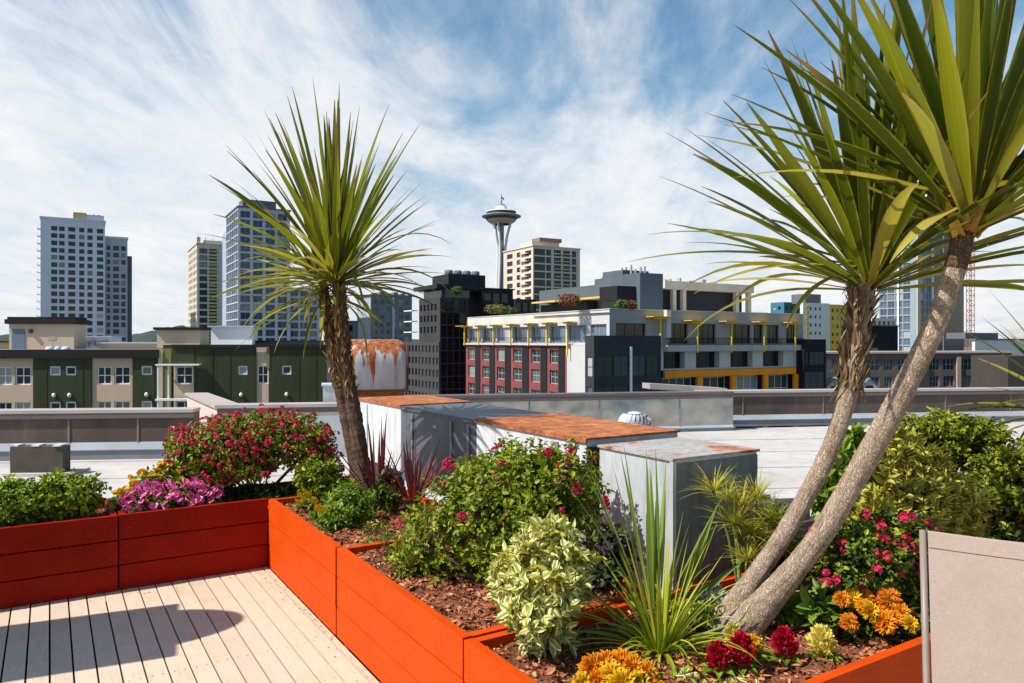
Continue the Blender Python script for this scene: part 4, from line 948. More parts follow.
for p0, p1, mm_ in ((859, 864, mtanw), (911, 928, bm('bay_dark', (.07, .06, .06))), (956, 960, mtanw), (986, 990, mtanw)):
    m = MB(); a, e = hit(q, e1, p0), hit(q, e1, p1); m.box(q+e1*a-e2*.35+Z3*GZ, e1*(e-a), e2*.33, Z3*(zt-.7-GZ)); m.build('pier', mm_, b.r)
b.finish(-8)
q = at(1008, CY, 140); q.z = 0; m = MB(); m.box(q+Z3*GZ, e1*17, e2*9, Z3*(zat(356, 140)-GZ)); b = m.build('dark_block', bm('dark_brown', (.06, .05, .045)), None, False, q+Z3*GZ); tag(b, 'dark brown block at the right edge of the low brick building', 'building')
q = at(827, CY, 138); q.z = 0; r = thing('gabled_house', q+Z3*GZ, 'row of small blue grey gabled roofs below the low brick building', 'house')
for k in range(3):
    m = MB(); o = q+e1*(k*3.6); zb = zat(386, 138); zt2 = zat(379, 138)
    m.poly([o+Z3*GZ, o+e1*3.2+Z3*GZ, o+e1*3.2+Z3*zb, o+e1*1.6+Z3*zt2, o+Z3*zb]); m.build('gable_wall', mlite, r)
    m = MB(); m.box(o-e1*.1+Z3*(zb-.1)-e2*.2, e1*1.75+Z3*(zt2-zb+.1), e2*6, Z3*.12); m.box(o+e1*3.3+Z3*(zb-.1)-e2*.2, -e1*1.65+Z3*(zt2-zb+.08), e2*6, Z3*.12); m.build('roof', mteal, r)
    m = MB(); m.box(o+e1*.8+Z3*(zb-1.2)-e2*.02, e1*1.6, e2*.018, Z3*1.2); m.build('window', G3, r)
b = tower('dark_block', 'black windowless block between the two leaning trunks', 868, 185, 866, 898, 326, mblk2, None, lambda L, z: [(1.2, 4.6, z-8.5, z-5.5)], (FG, G4, 3, 1, .12), cat='building', coping=(mdk2, .3)); b.finish()
b = tower('white_block', 'long white flat roofed building far right beyond the low brick roofs', 975, 190, 972, 1060, 340, mwh, None, None, None, cat='building', coping=(mdk2, .35)); m = MB(); m.box(b.P+V_*3+U*4+Z3*(b.z1+.35), V_*16, U*5, Z3*1.6); m.build('roof_house', mdk2, b.r); b.finish()
b = tower('beige_block', 'distant beige block behind the dark windowless one', 872, 245, 868, 896, 318, mcrm, None, lambda L, z: grid(L, GZ, z, .8, 2.5, 1.5, z-1, 3, 1.6, 0), (FG, G1, 1, 1, .0), cat='building'); b.finish(0)

# green metal clad building on the left -----------------------------------------
mgrn = NT('green_cladding'); v = mgrn.coord('Object', (1, 1, .15)); n = mgrn.noise(v, 1.2, 6)
mgrn.color(mgrn.ramp(n, [(.3, (.022, .027, .007)), (.7, (.040, .047, .014))])); mgrn.set(.55, 0, .35); mgrn = mgrn.m
mbg = bm('beige_panel', (.56, .41, .285), .06, .3); moli = bm('olive_panel', (.19, .20, .06), .08, .3); mdb = bm('dark_roof_edge', (.016, .013, .012), .2)
g1 = Vector((.993, .118, 0)); g2 = Vector((-.118, .993, 0)); Y = 67; q = at(-70, CY, Y-3.2); q.z = 0
L = hit(q, g1, 158); zt = zat(349.5, Y); b = Bld('green_building', q+g1*L*.6+Z3*GZ, 'dark green metal clad building with beige bays and white framed windows')
X_ = lambda p: hit(q, g1, p); m = MB(); mb_ = MB(); zw = zt-.6
beig = [(X_(-60), X_(-30)), (X_(-8), X_(33)), (X_(91.5), X_(132.5))]; x = 0
wf = (FW, G5, 2, 2, .10); wsq = (FW, G5, 1, 1, .14)
def gfac(x0, x1, o, mesh, dd=0.): b.facade(mesh, q+g1*x0+g2*dd, g1, -g2, x1-x0, GZ, zt, [(a-x0, e-x0, c, f) for a, e, c, f in o[0]], .18, o[1])
seg = sorted([(a, e, 'b') for a, e in beig]+[(0, X_(-60), 'g'), (X_(-30), X_(-8), 'g'), (X_(33), X_(91.5), 'g'), (X_(132.5), L, 'g')])
zr1 = (zat(383.5, Y), zat(366, Y)); zs1 = (zat(374.5, Y), zat(365.5, Y)); zr2 = (zat(417, Y), zat(400, Y))
for a, e, kd in seg:
    if kd == 'b':
        w = e-a; oo = [(a+.12*w, a+.47*w, *zr1), (a+.54*w, a+.93*w, *zr1), (a+.12*w, a+.47*w, *zr2), (a+.54*w, a+.93*w, *zr2)]; gfac(a, e, (oo, wf), mb_, .12)
    else:
        if a < X_(34) and a > X_(20): oo = [(X_(49), X_(60.5), *zs1), (X_(65), X_(76), *zs1), (X_(49), X_(60.5), zr2[0], zr2[1]), (X_(65), X_(76), zr2[0], zr2[1])]
        elif a > X_(100): oo = [(X_(141), X_(152), *zs1), (X_(141), X_(152), *zr2)]
        else: oo = []
        gfac(a, e, (oo, wsq), m)
m.build('green_wall', mgrn, b.r); mb_.build('beige_wall', mbg, b.r)
m = MB(); solid(m, q+Z3*0, g1*L, g2*16, GZ, zt, 'lrkt'); m.build('roof', bm('roof_grey', (.3, .3, .3)), b.r)
m = MB(); m.box(q-g2*.25+Z3*(zt-.75), g1*(L+.1), g2*.24, Z3*.78); m.build('roof_edge', mdb, b.r)
m = MB()                                                # standing seams
x = .4
while x < L:
    if not any(a-.1 < x < e+.1 for a, e in beig) and not any(X_(p)-.15 < x < X_(p2)+.15 for p, p2 in ((49, 60.5), (65, 76), (141, 152))): m.box(q+g1*x-g2*.03+Z3*GZ, g1*.05, g2*.028, Z3*(zt-.8-GZ))
    x += 1.0
m.build('standing_seam', mgrn, b.r)
for p in (54.5, 70, 147):
    m = MB(); o = q+g1*X_(p)-g2*.12+Z3*zat(393.5, Y); m.lathe([(0, -.2), (.13, -.16), (.17, 0), (.12, .14), (0, .2)], o, 10); m.build('wall_lamp', FW, b.r, True)
# right part of the green building, nearer and a little taller
zt2 = zat(345, Y-1); xa, xb = X_(175), X_(327)
m = MB(); mb_ = MB(); dd = -.6; q5 = q+g2*dd
def gf2(p0, p1, o, mesh, off=0., wn_=wsq): b.facade(mesh, q5+g1*X_(p0)+g2*off, g1, -g2, X_(p1)-X_(p0), GZ, zt2, [(X_(a)-X_(p0), X_(e)-X_(p0), c, f) for a, e, c, f in o], .18, wn_)
gf2(196, 257.5, [(239.5, 249, *zs1)], m); gf2(257.5, 270, [(258.5, 269.5, zr1[0], zs1[1])], mb_, .15, wf); gf2(270, 327, [(283, 292.5, *zs1)], m)
gf2(175, 196, [(177, 194, *zr1), (177, 194, *zr2)], mb_, .25, wf)
m.build('green_wall', mgrn, b.r); mb_.build('beige_wall', mbg, b.r)
m = MB(); solid(m, q5+g1*xa+g2*.3, g1*(xb-xa), g2*16, GZ, zt2-.02, 'lrkt'); m.build('roof', bm('roof_grey2', (.28, .28, .28)), b.r)
m = MB(); m.box(q5+g1*X_(174.5)-g2*.2+Z3*(zt2-.2), g1*(X_(327.5)-X_(174.5)), g2*.19, Z3*.24); m.build('roof_edge', mdb, b.r)
m = MB(); m.box(q5+g1*X_(175)-g2*.06+Z3*(zr1[1]+.1), g1*(X_(196)-X_(175)), g2*.3, Z3*(zt2-.3-zr1[1])); m.build('green_header', mgrn, b.r)
m = MB(); m.box(q5+g1*X_(268)-g2*.05+Z3*zat(368, Y), g1*(X_(271)-X_(268)), g2*.24, Z3*(zt2-.25-zat(368, Y))); m.build('olive_pier', moli, b.r)
for p in (243, 288):
    m = MB(); o = q5+g1*X_(p)-g2*.12+Z3*zat(394, Y); m.lathe([(0, -.2), (.13, -.16), (.17, 0), (.12, .14), (0, .2)], o, 10); m.build('wall_lamp', FW, b.r, True)
m = MB(); x = X_(197)
while x < xb:
    if not any(X_(p)-.15 < x < X_(p2)+.15 for p, p2 in ((239.5, 249), (257, 271), (283, 292.5))): m.box(q5+g1*x-g2*.03+Z3*GZ, g1*.05, g2*.028, Z3*(zt2-.26-GZ))
    x += 1.5
m.build('standing_seam', mgrn, b.r)
# recess between the two parts with white posts and canopies
m = MB(); m.box(q+g1*X_(158.4)+g2*1.2+Z3*GZ, g1*(X_(175)-X_(158.4)), g2*.2, Z3*(zt2-GZ)); m.build('recess_wall', mgrn, b.r)
m = MB(); m.box(q+g1*X_(158.5)-g2*.06+Z3*GZ, g1*(X_(163)-X_(158.5)), g2*.5, Z3*(zt-.05-GZ)); m.build('recess_panel', mbg, b.r)
m = MB(); m.box(q+g1*X_(163.3)+g2*.0+Z3*GZ, g1*(X_(171)-X_(163.3)), g2*.4, Z3*(zt+.1-GZ)); m.build('olive_panel', moli, b.r)
m = MB(); m.box(q+g1*X_(161)-g2*1.5+Z3*zat(365.5, Y-2), g1*(X_(204)-X_(161)), g2*.8, Z3*.12); m.box(q+g1*X_(161)-g2*1.5+Z3*zat(400.5, Y-2), g1*(X_(196)-X_(161)), g2*.8, Z3*.16)
for p in (162.2, 172.5): m.box(q+g1*X_(p)-g2*1.3+Z3*GZ, g1*.13, g2*.13, Z3*(zat(365.5, Y-2)-GZ-.003))
m.build('canopy', FW, b.r)
b.finish(-8)
# roof houses on it
def house(name, label, p0, p1, top, bot, Y, mt, dep=5, cap=None, capd=.3):
    o = at(p0, CY, Y); o.z = 0; w = hit(o, g1, p1); zb = zat(bot, Y); zt = zat(top, Y); r = thing(name, o+Z3*zb, label, 'roof house', 'roof houses on the green building')
    m = MB(); m.box(o+Z3*zb, g1*w, g2*dep, Z3*(zt-zb)); m.build('wall', mt, r)
    if cap: m = MB(); m.box(o-g1*.25-g2*.3+Z3*(zt+.003), g1*(w+.5), g2*(dep+.6), Z3*capd); m.build('roof', cap, r)
    return r, o, w, zb, zt
r, o, w, zb, zt = house('roof_house', 'beige roof house with a blue grey door on the left of the green building', 9, 74, 324, 352, 70, mbg, 2.5, mdb, .45)
m = MB(); m.box(o-g1*.1-g2*.12+Z3*(zt+.46), g1*(w+.2), g2*2.6, Z3*.22); m.build('upper_roof', mdb, r)
m = MB(); x = hit(o, g1, 12); m.box(o+g1*x-g2*.06+Z3*zb, g1*(hit(o, g1, 25)-x), g2*.05, Z3*(zat(329, 70)-zb)); m.build('door', bm('door_blue', (.15, .19, .25)), r)
m = MB(); x = hit(o, g1, 30); m.box(o+g1*x-g2*.3+Z3*zat(333, 70), g1*.25, g2*.28, Z3*.35); m.build('wall_lamp', FD, r)
m = MB(); x = hit(o, g1, 48); 
for k in range(5): m.box(o+g1*x-g2*.03+Z3*(zat(340, 70)+k*.07), g1*.7, g2*.028, Z3*.04)
m.build('vent_grille', mbei, r)
m = MB(); x = hit(o, g1, 52); m.box(o+g1*x-g2*.02+Z3*zb, g1*.05, g2*.018, Z3*(zt-zb)); m.build('panel_joint', mbei, r)
house('roof_house', 'beige stair house with a dark roof edge right of the low beige parapets', 157, 200, 330, 348, 68.5, mbg, 2.5, mdb, .25)
house('roof_house', 'long low beige parapet house in the middle of the green building', 100, 157, 343.5, 351, 72, mbg, 4, mwhite, .12)
house('roof_house', 'small ochre roof house at the far left edge', -30, 8, 342.5, 351, 72, bm('ochre_box', (.50, .36, .18)), 4, mdb, .15)
house('roof_house', 'white boxy roof house below the blue glass tower', 211, 252, 327, 347, 73, bm('white_box', (.80, .79, .78), .04), 2.5, mwhite, .12)
house('roof_house', 'dark low roof house between the white box and the palm trunk', 255, 318, 342, 348, 75, mdk2, 4, mdb, .15)
r, o, w, zb, zt = house('air_handler', 'white rooftop air handling units right of the beige roof house with the door', 76, 110, 337, 350, 76, bm('white_unit', (.66, .68, .70)), 3, mwhite, .1)
m = MB()
for k in range(5): m.box(o+g1*(.2+k*.62)-g2*.2+Z3*(zt-.9-.1*(k % 2)), g1*.5, g2*.19, Z3*.5)
m.build('vent_grille', mdk2, r)
for k, (p, w_) in enumerate(((50, .9), (58, .7), (66, .9))):
    o = at(p, 350, 67.5); m = MB(); m.lathe([(w_*.4, -.6), (w_*.45, .05), (w_*.3, .3), (0, .36)], o, 12); ob = m.build('roof_vent', mwhite, None, True, o-Z3*.6)
    tag(ob, ('white domed roof vent in front of the beige roof house, leftmost of three', 'smaller middle one of three white domed roof vents', 'white domed roof vent, rightmost of three by the beige roof house')[k], 'roof vent', 'domed vents on the green building roof')
# ------------------------------------------------------------------ planting
ml_esc = leafy('escallonia_leaf', [(.065, .11, .008), (.15, .21, .012), (.26, .31, .015), (.38, .41, .025), (.18, .23, .014)], .42, .35, .3)
ml_escred = leafy('young_red_leaf', [(.26, .09, .03), (.30, .15, .04), (.22, .2, .04)], .35, .3, .5)
ml_hedge = leafy('hedge_leaf', [(.07, .14, .008), (.15, .24, .012), (.28, .36, .02), (.38, .44, .03)], .42, .35, .3)
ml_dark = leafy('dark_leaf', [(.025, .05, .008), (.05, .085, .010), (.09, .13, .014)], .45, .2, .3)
ml_ltree = leafy('tree_leaf', [(.09, .13, .008), (.20, .24, .014), (.33, .35, .02), (.42, .42, .03)], .45, .36, .3)
ml_var = leafy('cream_edged_leaf', [(.24, .31, .04), (.36, .40, .06), (.46, .48, .09), (.20, .28, .03)], .45, .28, .3, (.90, .82, .42), .38)
ml_var2 = leafy('gold_edged_leaf', [(.20, .22, .015), (.32, .31, .02), (.15, .17, .012)], .45, .32, .3, (.80, .64, .14), .36)
ml_gold = leafy('gold_leaf', [(.48, .42, .05), (.55, .48, .08), (.38, .38, .05)], .4, .3, .4)
ml_fresh = leafy('fresh_leaf', [(.10, .19, .014), (.18, .28, .02), (.27, .36, .03)], .42, .32, .35)
ml_silver = leafy('silver_leaf', [(.26, .33, .27), (.34, .40, .34), (.2, .28, .22)], .6, .1, .2)
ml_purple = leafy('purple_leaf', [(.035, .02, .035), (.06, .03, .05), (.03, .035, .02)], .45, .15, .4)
mp_pink = leafy('pink_petal', [(.50, .016, .06), (.62, .03, .10), (.72, .08, .16), (.42, .010, .04)], .5, .3, .2, None, .3, (1, .7, .8))
mp_pet = leafy('petunia_petal', [(.80, .07, .34), (.84, .15, .42), (.86, .36, .58), (.82, .10, .37)], .5, .3, .2, (.88, .55, .72), .22, (1, .7, 1))
mp_yel = leafy('yellow_petal', [(.78, .47, .01), (.82, .56, .02), (.75, .40, .01)], .5, .3, .2, None, .3, (1, .9, .4))
mp_ora = leafy('orange_petal', [(.80, .30, .008), (.82, .38, .01), (.74, .22, .006)], .5, .3, .2, None, .3, (1, .8, .4))
mp_rust = leafy('burnt_orange_petal', [(.62, .11, .008), (.70, .18, .01), (.52, .07, .008)], .5, .25, .2, (.72, .36, .02), .4, (1, .7, .4))
mp_red = leafy('crimson_plume', [(.42, .004, .022), (.55, .008, .035), (.32, .003, .018), (.62, .02, .06)], .6, .25, .15, None, .3, (1, .6, .7))
mp_cream = leafy('pale_yellow_plume', [(.80, .68, .14), (.82, .74, .25), (.76, .58, .08)], .6, .3, .15, None, .3, (1, 1, .6))
m_stem = plain('stem_bark', (.10, .06, .035), .85, .3, 20, .5, 60); m_gstem = leafy('green_stem', [(.16, .22, .04), (.22, .28, .05)], .5, .05, .3)

def stems(m, base, tips, r0=.012):
    base = Vector(base)
    for t in tips:
        t = Vector(t); mid = base.lerp(t, .5)+Vector(rnd(1)[0]*.03); m.tube([base+Vector((RNG.random()-.5, RNG.random()-.5, 0))*.05, mid, t], [r0, r0*.7, r0*.35], 6)
def shrub(name, label, base, blobs, n, k, L, W, mats, group=None, mixm=None, shell=.45, nstem=7, sr=.012, up=.35, zmin=None, **kw):
    base = Vector(base); r = thing(name, base, label, 'shrub', group)
    p, o, q = blob_points(blobs, n, shell, kw.pop('bump', .16))
    if zmin is not None: ok = p[:, 2] > zmin; p, o = p[ok], o[ok]
    arr = rosettes(p, o, k, L, W, upb=up, **kw); N = len(p)*k; mi = None
    if mixm: mi = (RNG.random(N//k) < mixm).astype(int); mi = np.repeat(mi, k)
    leaf_object('foliage', [arr], mats, r, mi)
    if nstem:
        m = MB(); ix = RNG.integers(0, len(p), nstem*4)
        for i in range(nstem*4):
            c = np.array(blobs[i % len(blobs)][0]); t = c+(p[ix[i]]-c)*.6 if i % 2 else p[ix[i]]
            stems(m, base, [tuple(t)], sr*(1 if i < nstem else .45))
        m.build('stem', m_stem, r)
    return r, p, o
# flower heads ---------------------------------------------------------------
def floret_cluster(nf, R0, petal, mats, seed, npet=5, flat=.6):
    """a rounded bunch of small five petalled flowers around the origin, facing +z"""
    g = np.random.default_rng(seed); B, T, N = [], [], []
    for i in range(nf):
        d = g.normal(size=3); d[2] = abs(d[2])*.9+.1; d /= np.linalg.norm(d); c = d*R0*(.6+.4*g.random())*np.array([1, 1, flat])
        a = np.cross(d, [.3, .2, .9]); a /= np.linalg.norm(a); e = np.cross(d, a); ph = g.random()*6
        for j in range(npet):
            an = ph+2*math.pi*j/npet; t = a*math.cos(an)+e*math.sin(an)+d*.25; B.append(c); T.append(t); N.append(d)
    n = len(B); return leaf_arrays(np.array(B), np.array(T), np.array(N), petal*(.8+.4*g.random(n)), petal*.95*(.8+.4*g.random(n)), .2, .2)
def pompon(R0, seed, layers=9):
    g = np.random.default_rng(seed); B, T, N, L = [], [], [], []
    for i in range(layers):
        el = R(8+80*i/(layers-1)); n = max(5, int(24*math.cos(el)))
        for j in range(n):
            an = 2*math.pi*(j+.5*(i % 2))/n+g.random()*.3; h = np.array([math.cos(an), math.sin(an), 0]); t = h*math.cos(el*.8)+np.array([0, 0, 1])*math.sin(el*.8)+g.normal(size=3)*.18
            B.append(h*R0*.25*math.cos(el)+np.array([0, 0, R0*.22*math.sin(el)])); T.append(t); N.append(np.array([0, 0, 1])*math.cos(el)-h*math.sin(el)*.6+g.normal(size=3)*.25+h*.01); L.append(R0*(.95-.35*i/layers))
    L = np.array(L); return leaf_arrays(np.array(B), np.array(T), np.array(N), L*(.85+.3*g.random(len(L))), L*.5, .6, .3)
def plume(h, w, seed, n=420):
    """feathery cone of tiny tufts, point upwards"""
    g = np.random.default_rng(seed); t = g.random(n)**.8; an = g.random(n)*6.283; rad = w*np.sin(np.pi*np.clip(t*.86+.14, 0, 1))**.8*(.8+.25*np.sin(an*4+t*9))*(.75+.25*g.random(n))
    B = np.stack([rad*np.cos(an)*.8, rad*np.sin(an)*.8, t*h], 1); o = np.stack([np.cos(an), np.sin(an), .55+.8*t], 1)
    L = .016+.014*g.random(n); return leaf_arrays(B, o+g.normal(size=(n, 3))*.35, g.normal(size=(n, 3)), L, L*.5, .3, .05)
FM = {}
def flower_mesh(key, arr, mats, mi=None):
    N = len(arr)//6; o = new_mesh('flower', arr, leaf_faces(N), mats, None, None if mi is None else np.repeat(mi, 2), np.tile(LEAF_UV, (N, 1))); FM.setdefault(key, []).append(o.data); bpy.data.objects.remove(o)
for s in range(4): flower_mesh('pink', floret_cluster(9, .026, .015, None, s), [mp_pink])
for s in range(3): flower_mesh('petunia', floret_cluster(1, .002, .026, None, 30+s), [mp_pet])
for s in range(2):
    flower_mesh('marigold_o', pompon(.034, 40+s), [mp_ora]); flower_mesh('marigold_y', pompon(.033, 50+s), [mp_yel]); flower_mesh('marigold_r', pompon(.032, 60+s), [mp_rust])
for s in range(2): flower_mesh('pansy', floret_cluster(1, .002, .022, None, 70+s), [mp_yel])
for s in range(2): flower_mesh('daisy', floret_cluster(2, .018, .03, None, 80+s, 9), [mp_yel])
def add_flowers(root, key, pts, dirs, scale=1., name='flower', label=None):
    for i, (p, d) in enumerate(zip(pts, dirs)):
        o = bpy.data.objects.new(name, FM[key][i % len(FM[key])]); C.objects.link(o); o.parent = root; o.location = Vector(p)-root.location
        o.rotation_mode = 'QUATERNION'; q = Vector(d).to_track_quat('Z', 'Y'); from_ = Vector((0, 0, 1)); o.rotation_quaternion = q; s = scale*(.75+.5*random.random()); o.scale = (s, s, s)
        if label: o['label'] = label
def flower_mass(root, key, pts, dirs, scale=1.):
    """the smaller, uncounted heads between the big ones, as one piece"""
    out = []
    for i, (p, d) in enumerate(zip(pts, dirs)):
        me = FM[key][i % len(FM[key])]; a = np.empty(len(me.vertices)*3, np.float32); me.vertices.foreach_get('co', a)
        M = np.array(Vector(d).to_track_quat('Z', 'Y').to_matrix()); out.append(a.reshape(-1, 3)@M.T*scale*(.75+.5*random.random())+np.array(p))
    tag(leaf_object('flowers', out, list(me.materials), root), kind='stuff')
def outer(blobs, n, bias=None, lift=1.02):
    """flower positions on the outside; bias(p, d) keeps or drops a candidate"""
    P, D = [], []
    while len(P) < n:
        p, d, q = blob_points(blobs, 60, .97); 
        for a, b in zip(p, d):
            c = None
            inside = any(sum(((a[i]-bl[0][i])/bl[1][i])**2 for i in range(3)) < .8 for bl in blobs)
            if not inside and (bias is None or bias(a, b)) and len(P) < n: P.append(tuple(a)); D.append(tuple(b+np.array([0, 0, .3])))
    return P, D
toward = lambda a, b: (b[1] < .35)          # the side the garden is seen from

def blob(px, py, Y, rx, ry, rz): return (tuple(at(px, py, Y)), (rx, ry, rz))
def pxr(n, Y): return n/F*Y                 # pixels at a distance to metres
gz = .425
# big flowering bush in the middle
bl = [blob(520, 508, 3.62, .38, .33, .33), blob(462, 533, 3.72, .33, .28, .27), blob(556, 490, 3.66, .26, .26, .24), blob(492, 480, 3.78, .24, .22, .16), blob(415, 556, 3.82, .14, .16, .11), blob(528, 560, 3.42, .24, .2, .18)]
rt, p, o = shrub('flowering_bush', 'big glossy green bush with few pink flowers in the middle orange planter', at(505, 600, 3.55), bl, 4300, 6, .034, .017, [ml_esc, ml_escred], 'pink flowering bushes', .07, zmin=gz)
P, D = outer(bl, 22, toward); add_flowers(rt, 'pink', P, D, .62)
for (x, y, Y) in ((449, 463, 3.6), (577, 489, 3.42), (606, 505, 3.5), (462, 516, 3.42), (548, 452, 3.55), (572, 453, 3.55), (606, 500, 3.5)): add_flowers(rt, 'pink', [tuple(at(x, y, Y))], [(0, -.8, .5)], 1.0)
# pink bush on bare stems, left
bl = [blob(225, 446, 5.55, .38, .3, .23), blob(290, 440, 5.6, .34, .3, .22), blob(200, 455, 5.45, .20, .22, .2), blob(258, 432, 5.6, .36, .3, .17), blob(318, 465, 5.55, .17, .2, .18), blob(215, 468, 5.5, .24, .25, .16), blob(180, 445, 5.5, .1, .15, .15), blob(212, 478, 5.45, .2, .2, .12), blob(250, 466, 5.5, .2, .25, .12)]
rt, p, o = shrub('flowering_bush', 'dome shaped bush thick with pink flowers in the shade-darkened planter', at(258, 500, 5.55), bl, 4600, 6, .034, .018, [ml_esc, ml_escred], 'pink flowering bushes', .24, nstem=3, sr=.014, bump=.1)
P, D = outer(bl, 100, lambda a, b: b[1] < .3 and b[2] > -.5); add_flowers(rt, 'pink', P, D, .8); P, D = outer(bl, 170, lambda a, b: b[1] < .3 and b[2] > -.5); flower_mass(rt, 'pink', P, D, .62)
bl = [blob(318, 476, 5.35, .16, .16, .15), blob(338, 488, 5.3, .1, .1, .09)]
shrub('green_bush', 'mid green leafy bush between the pink dome bush and the slim palm', at(320, 500, 5.4), bl, 700, 6, .04, .02, [ml_esc], 'small green bushes', nstem=4)
bl = [blob(258, 494, 5.5, .5, .16, .08), blob(190, 488, 5.5, .2, .14, .09)]
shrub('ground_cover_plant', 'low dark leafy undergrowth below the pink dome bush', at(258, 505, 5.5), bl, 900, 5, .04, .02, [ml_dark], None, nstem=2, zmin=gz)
# hedge on the left
bl = [(tuple(uv(-.30, -1.27-k*.30, .56)), (.25, .23, .19)) for k in range(5)]+[(tuple(uv(-.24, -1.20-k*.2, .60)), (.20, .19, .15)) for k in range(8)]
shrub('hedge', 'low trimmed bright green hedge in the left planter', uv(-.3, -1.7, gz), bl, 3800, 6, .036, .021, [ml_hedge], None, nstem=6, shell=.6, zmin=.44)
# petunias, yellow daisies
bl = [(tuple(uv(-.21, -.80, .48)), (.12, .14, .12)), (tuple(uv(-.21, -.66, .49)), (.15, .15, .14)), (tuple(uv(-.22, -.50, .49)), (.15, .15, .13)), (tuple(uv(-.20, -.38, .48)), (.11, .12, .09))]
rt, p, o = shrub('petunia_plant', 'mound of magenta and white petunias in the shade-darkened planter', uv(-.18, -.55, gz), bl, 420, 5, .034, .018, [ml_fresh], None, nstem=3, zmin=.44)
P, D = outer(bl, 100, lambda a, b: a[2] > .49 and b[1] < .5); add_flowers(rt, 'petunia', P, [(d[0]*.6, d[1]-.5, d[2]+.2) for d in D], 1.2); P, D = outer(bl, 130, lambda a, b: a[2] > .49 and b[1] < .5); flower_mass(rt, 'petunia', P, [(d[0]*.6, d[1]-.5, d[2]+.2) for d in D], 1.1)
bl = [(tuple(uv(-.42, -.66, .57)), (.19, .15, .14)), (tuple(uv(-.25, -.90, .52)), (.06, .08, .08))]
rt, p, o = shrub('yellow_daisy_plant', 'clump of golden yellow flowers behind the petunias', uv(-.42, -.7, gz), bl, 320, 5, .045, .018, [ml_fresh], None, nstem=6, zmin=.44)
P, D = outer(bl, 34, lambda a, b: a[2] > .5 and b[1] < .6); add_flowers(rt, 'daisy', P, D, 1.0)
bl = [(tuple(uv(-.4, -.42, .58)), (.10, .08, .14))]
shrub('grey_green_plant', 'small upright grey green plant beside the yellow flowers', uv(-.4, -.42, gz), bl, 120, 5, .05, .017, [ml_silver, ml_fresh], None, .5, nstem=5, zmin=.44)
# planter A
bl = [blob(350, 506, 4.72, .17, .16, .15), blob(335, 518, 4.62, .10, .1, .08)]
shrub('green_bush', 'small rounded fresh green bush at the foot of the slim palm', at(350, 527, 4.7), bl, 720, 6, .04, .014, [ml_fresh], 'small green bushes', nstem=5, zmin=gz)
rt, p, o = shrub('pansy_plant', 'little cluster of yellow pansies in the planter corner', at(306, 507, 5.0), [blob(306, 503, 5.0, .09, .09, .05)], 70, 5, .03, .014, [ml_fresh], None, nstem=2, zmin=gz)
for (x, y) in ((300, 494), (309, 493), (304, 498), (315, 500), (299, 502)): add_flowers(rt, 'pansy', [tuple(at(x, y, 4.92))], [(.1*random.random(), -1, .5)], 1.4)
rt, p, o = shrub('pansy_plant', 'small yellow and orange pansies left of the small rounded bush', at(322, 518, 4.7), [blob(322, 515, 4.7, .09, .07, .04)], 60, 5, .03, .014, [ml_fresh], None, nstem=2, zmin=gz)
for (x, y) in ((318, 507), (322, 511), (334, 506), (328, 513)): add_flowers(rt, 'pansy', [tuple(at(x, y, 4.6))], [(.1, -1, .6)], 1.2)
bl = [blob(388, 490, 5.0, .1, .12, .12)]
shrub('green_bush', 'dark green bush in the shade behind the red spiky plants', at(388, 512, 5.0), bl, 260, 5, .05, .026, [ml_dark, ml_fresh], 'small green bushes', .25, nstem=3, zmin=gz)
bl = [blob(390, 540, 4.2, .16, .14, .05), blob(375, 528, 4.4, .12, .1, .05), blob(402, 570, 3.7, .07, .08, .05)]
shrub('straggly_plant', 'straggly olive and brown low plant by the inner divider board', at(385, 548, 4.2), bl, 150, 4, .035, .010, [ml_esc, leafy('dry_leaf', [(.3, .16, .06), (.22, .12, .05)], .7, .2, .2)], None, .45, nstem=8, sr=.005, zmin=gz)
# spiky plants -----------------------------------------------------------------
def spiky(name, label, base, n, L, w, spread, mats, droop=.15, cat='plant', group=None, mi=None, fold=.3, lean=(0, 0), prof=None, segs=7, inner=.0, part='leaves', Lmin=.55):
    base = Vector(base); r = thing(name, base, label, cat, group); m = MB()
    for i in range(n):
        a = 2*math.pi*(i*.618+RNG.random()*.15); t = (i+.5)/n; el = spread*(inner+(1-inner)*t)
        d = Vector((math.cos(a)*math.sin(el)+lean[0], math.sin(a)*math.sin(el)+lean[1], math.cos(el)))
        m.strap(base+Vector((math.cos(a), math.sin(a), 0))*.015*(1+2*t)+Z3*.01*RNG.random(), d, Vector((math.cos(a), math.sin(a), .6)), L*(Lmin+(1-Lmin)*RNG.random()), w*(.8+.4*RNG.random()), droop*(.4+1.1*RNG.random())*(.3+t), segs, fold, prof, mi(t) if mi else 0, RNG.normal()*.3)
    m.build(part, mats, r, True); return r
pprof = lambda t: (.45+1.4*t if t < .35 else 1.0)*(1 if t < .55 else max(.03, ((1-t)/.45))**.75)
ml_red = leafy('burgundy_blade', [(.10, .012, .018), (.17, .02, .025), (.24, .05, .04), (.08, .015, .02)], .35, .35, .5, None, .3, (1, .5, .4))
spiky('red_spiky_plant', 'burgundy red spiky plant with narrow upright leaves right of the slim palm', at(413, 500, 4.75), 30, .44, .019, 1.0, [ml_red], .10, group='burgundy spiky plants', prof=pprof)
spiky('red_spiky_plant', 'taller burgundy spiky plant close against the slim palm trunk', at(378, 497, 5.05), 22, .58, .019, .75, [ml_red], .10, group='burgundy spiky plants', prof=pprof)
ml_flax = leafy('flax_blade', [(.10, .18, .025), (.16, .25, .035), (.22, .30, .05)], .35, .3, .5, (.42, .42, .12), .13)
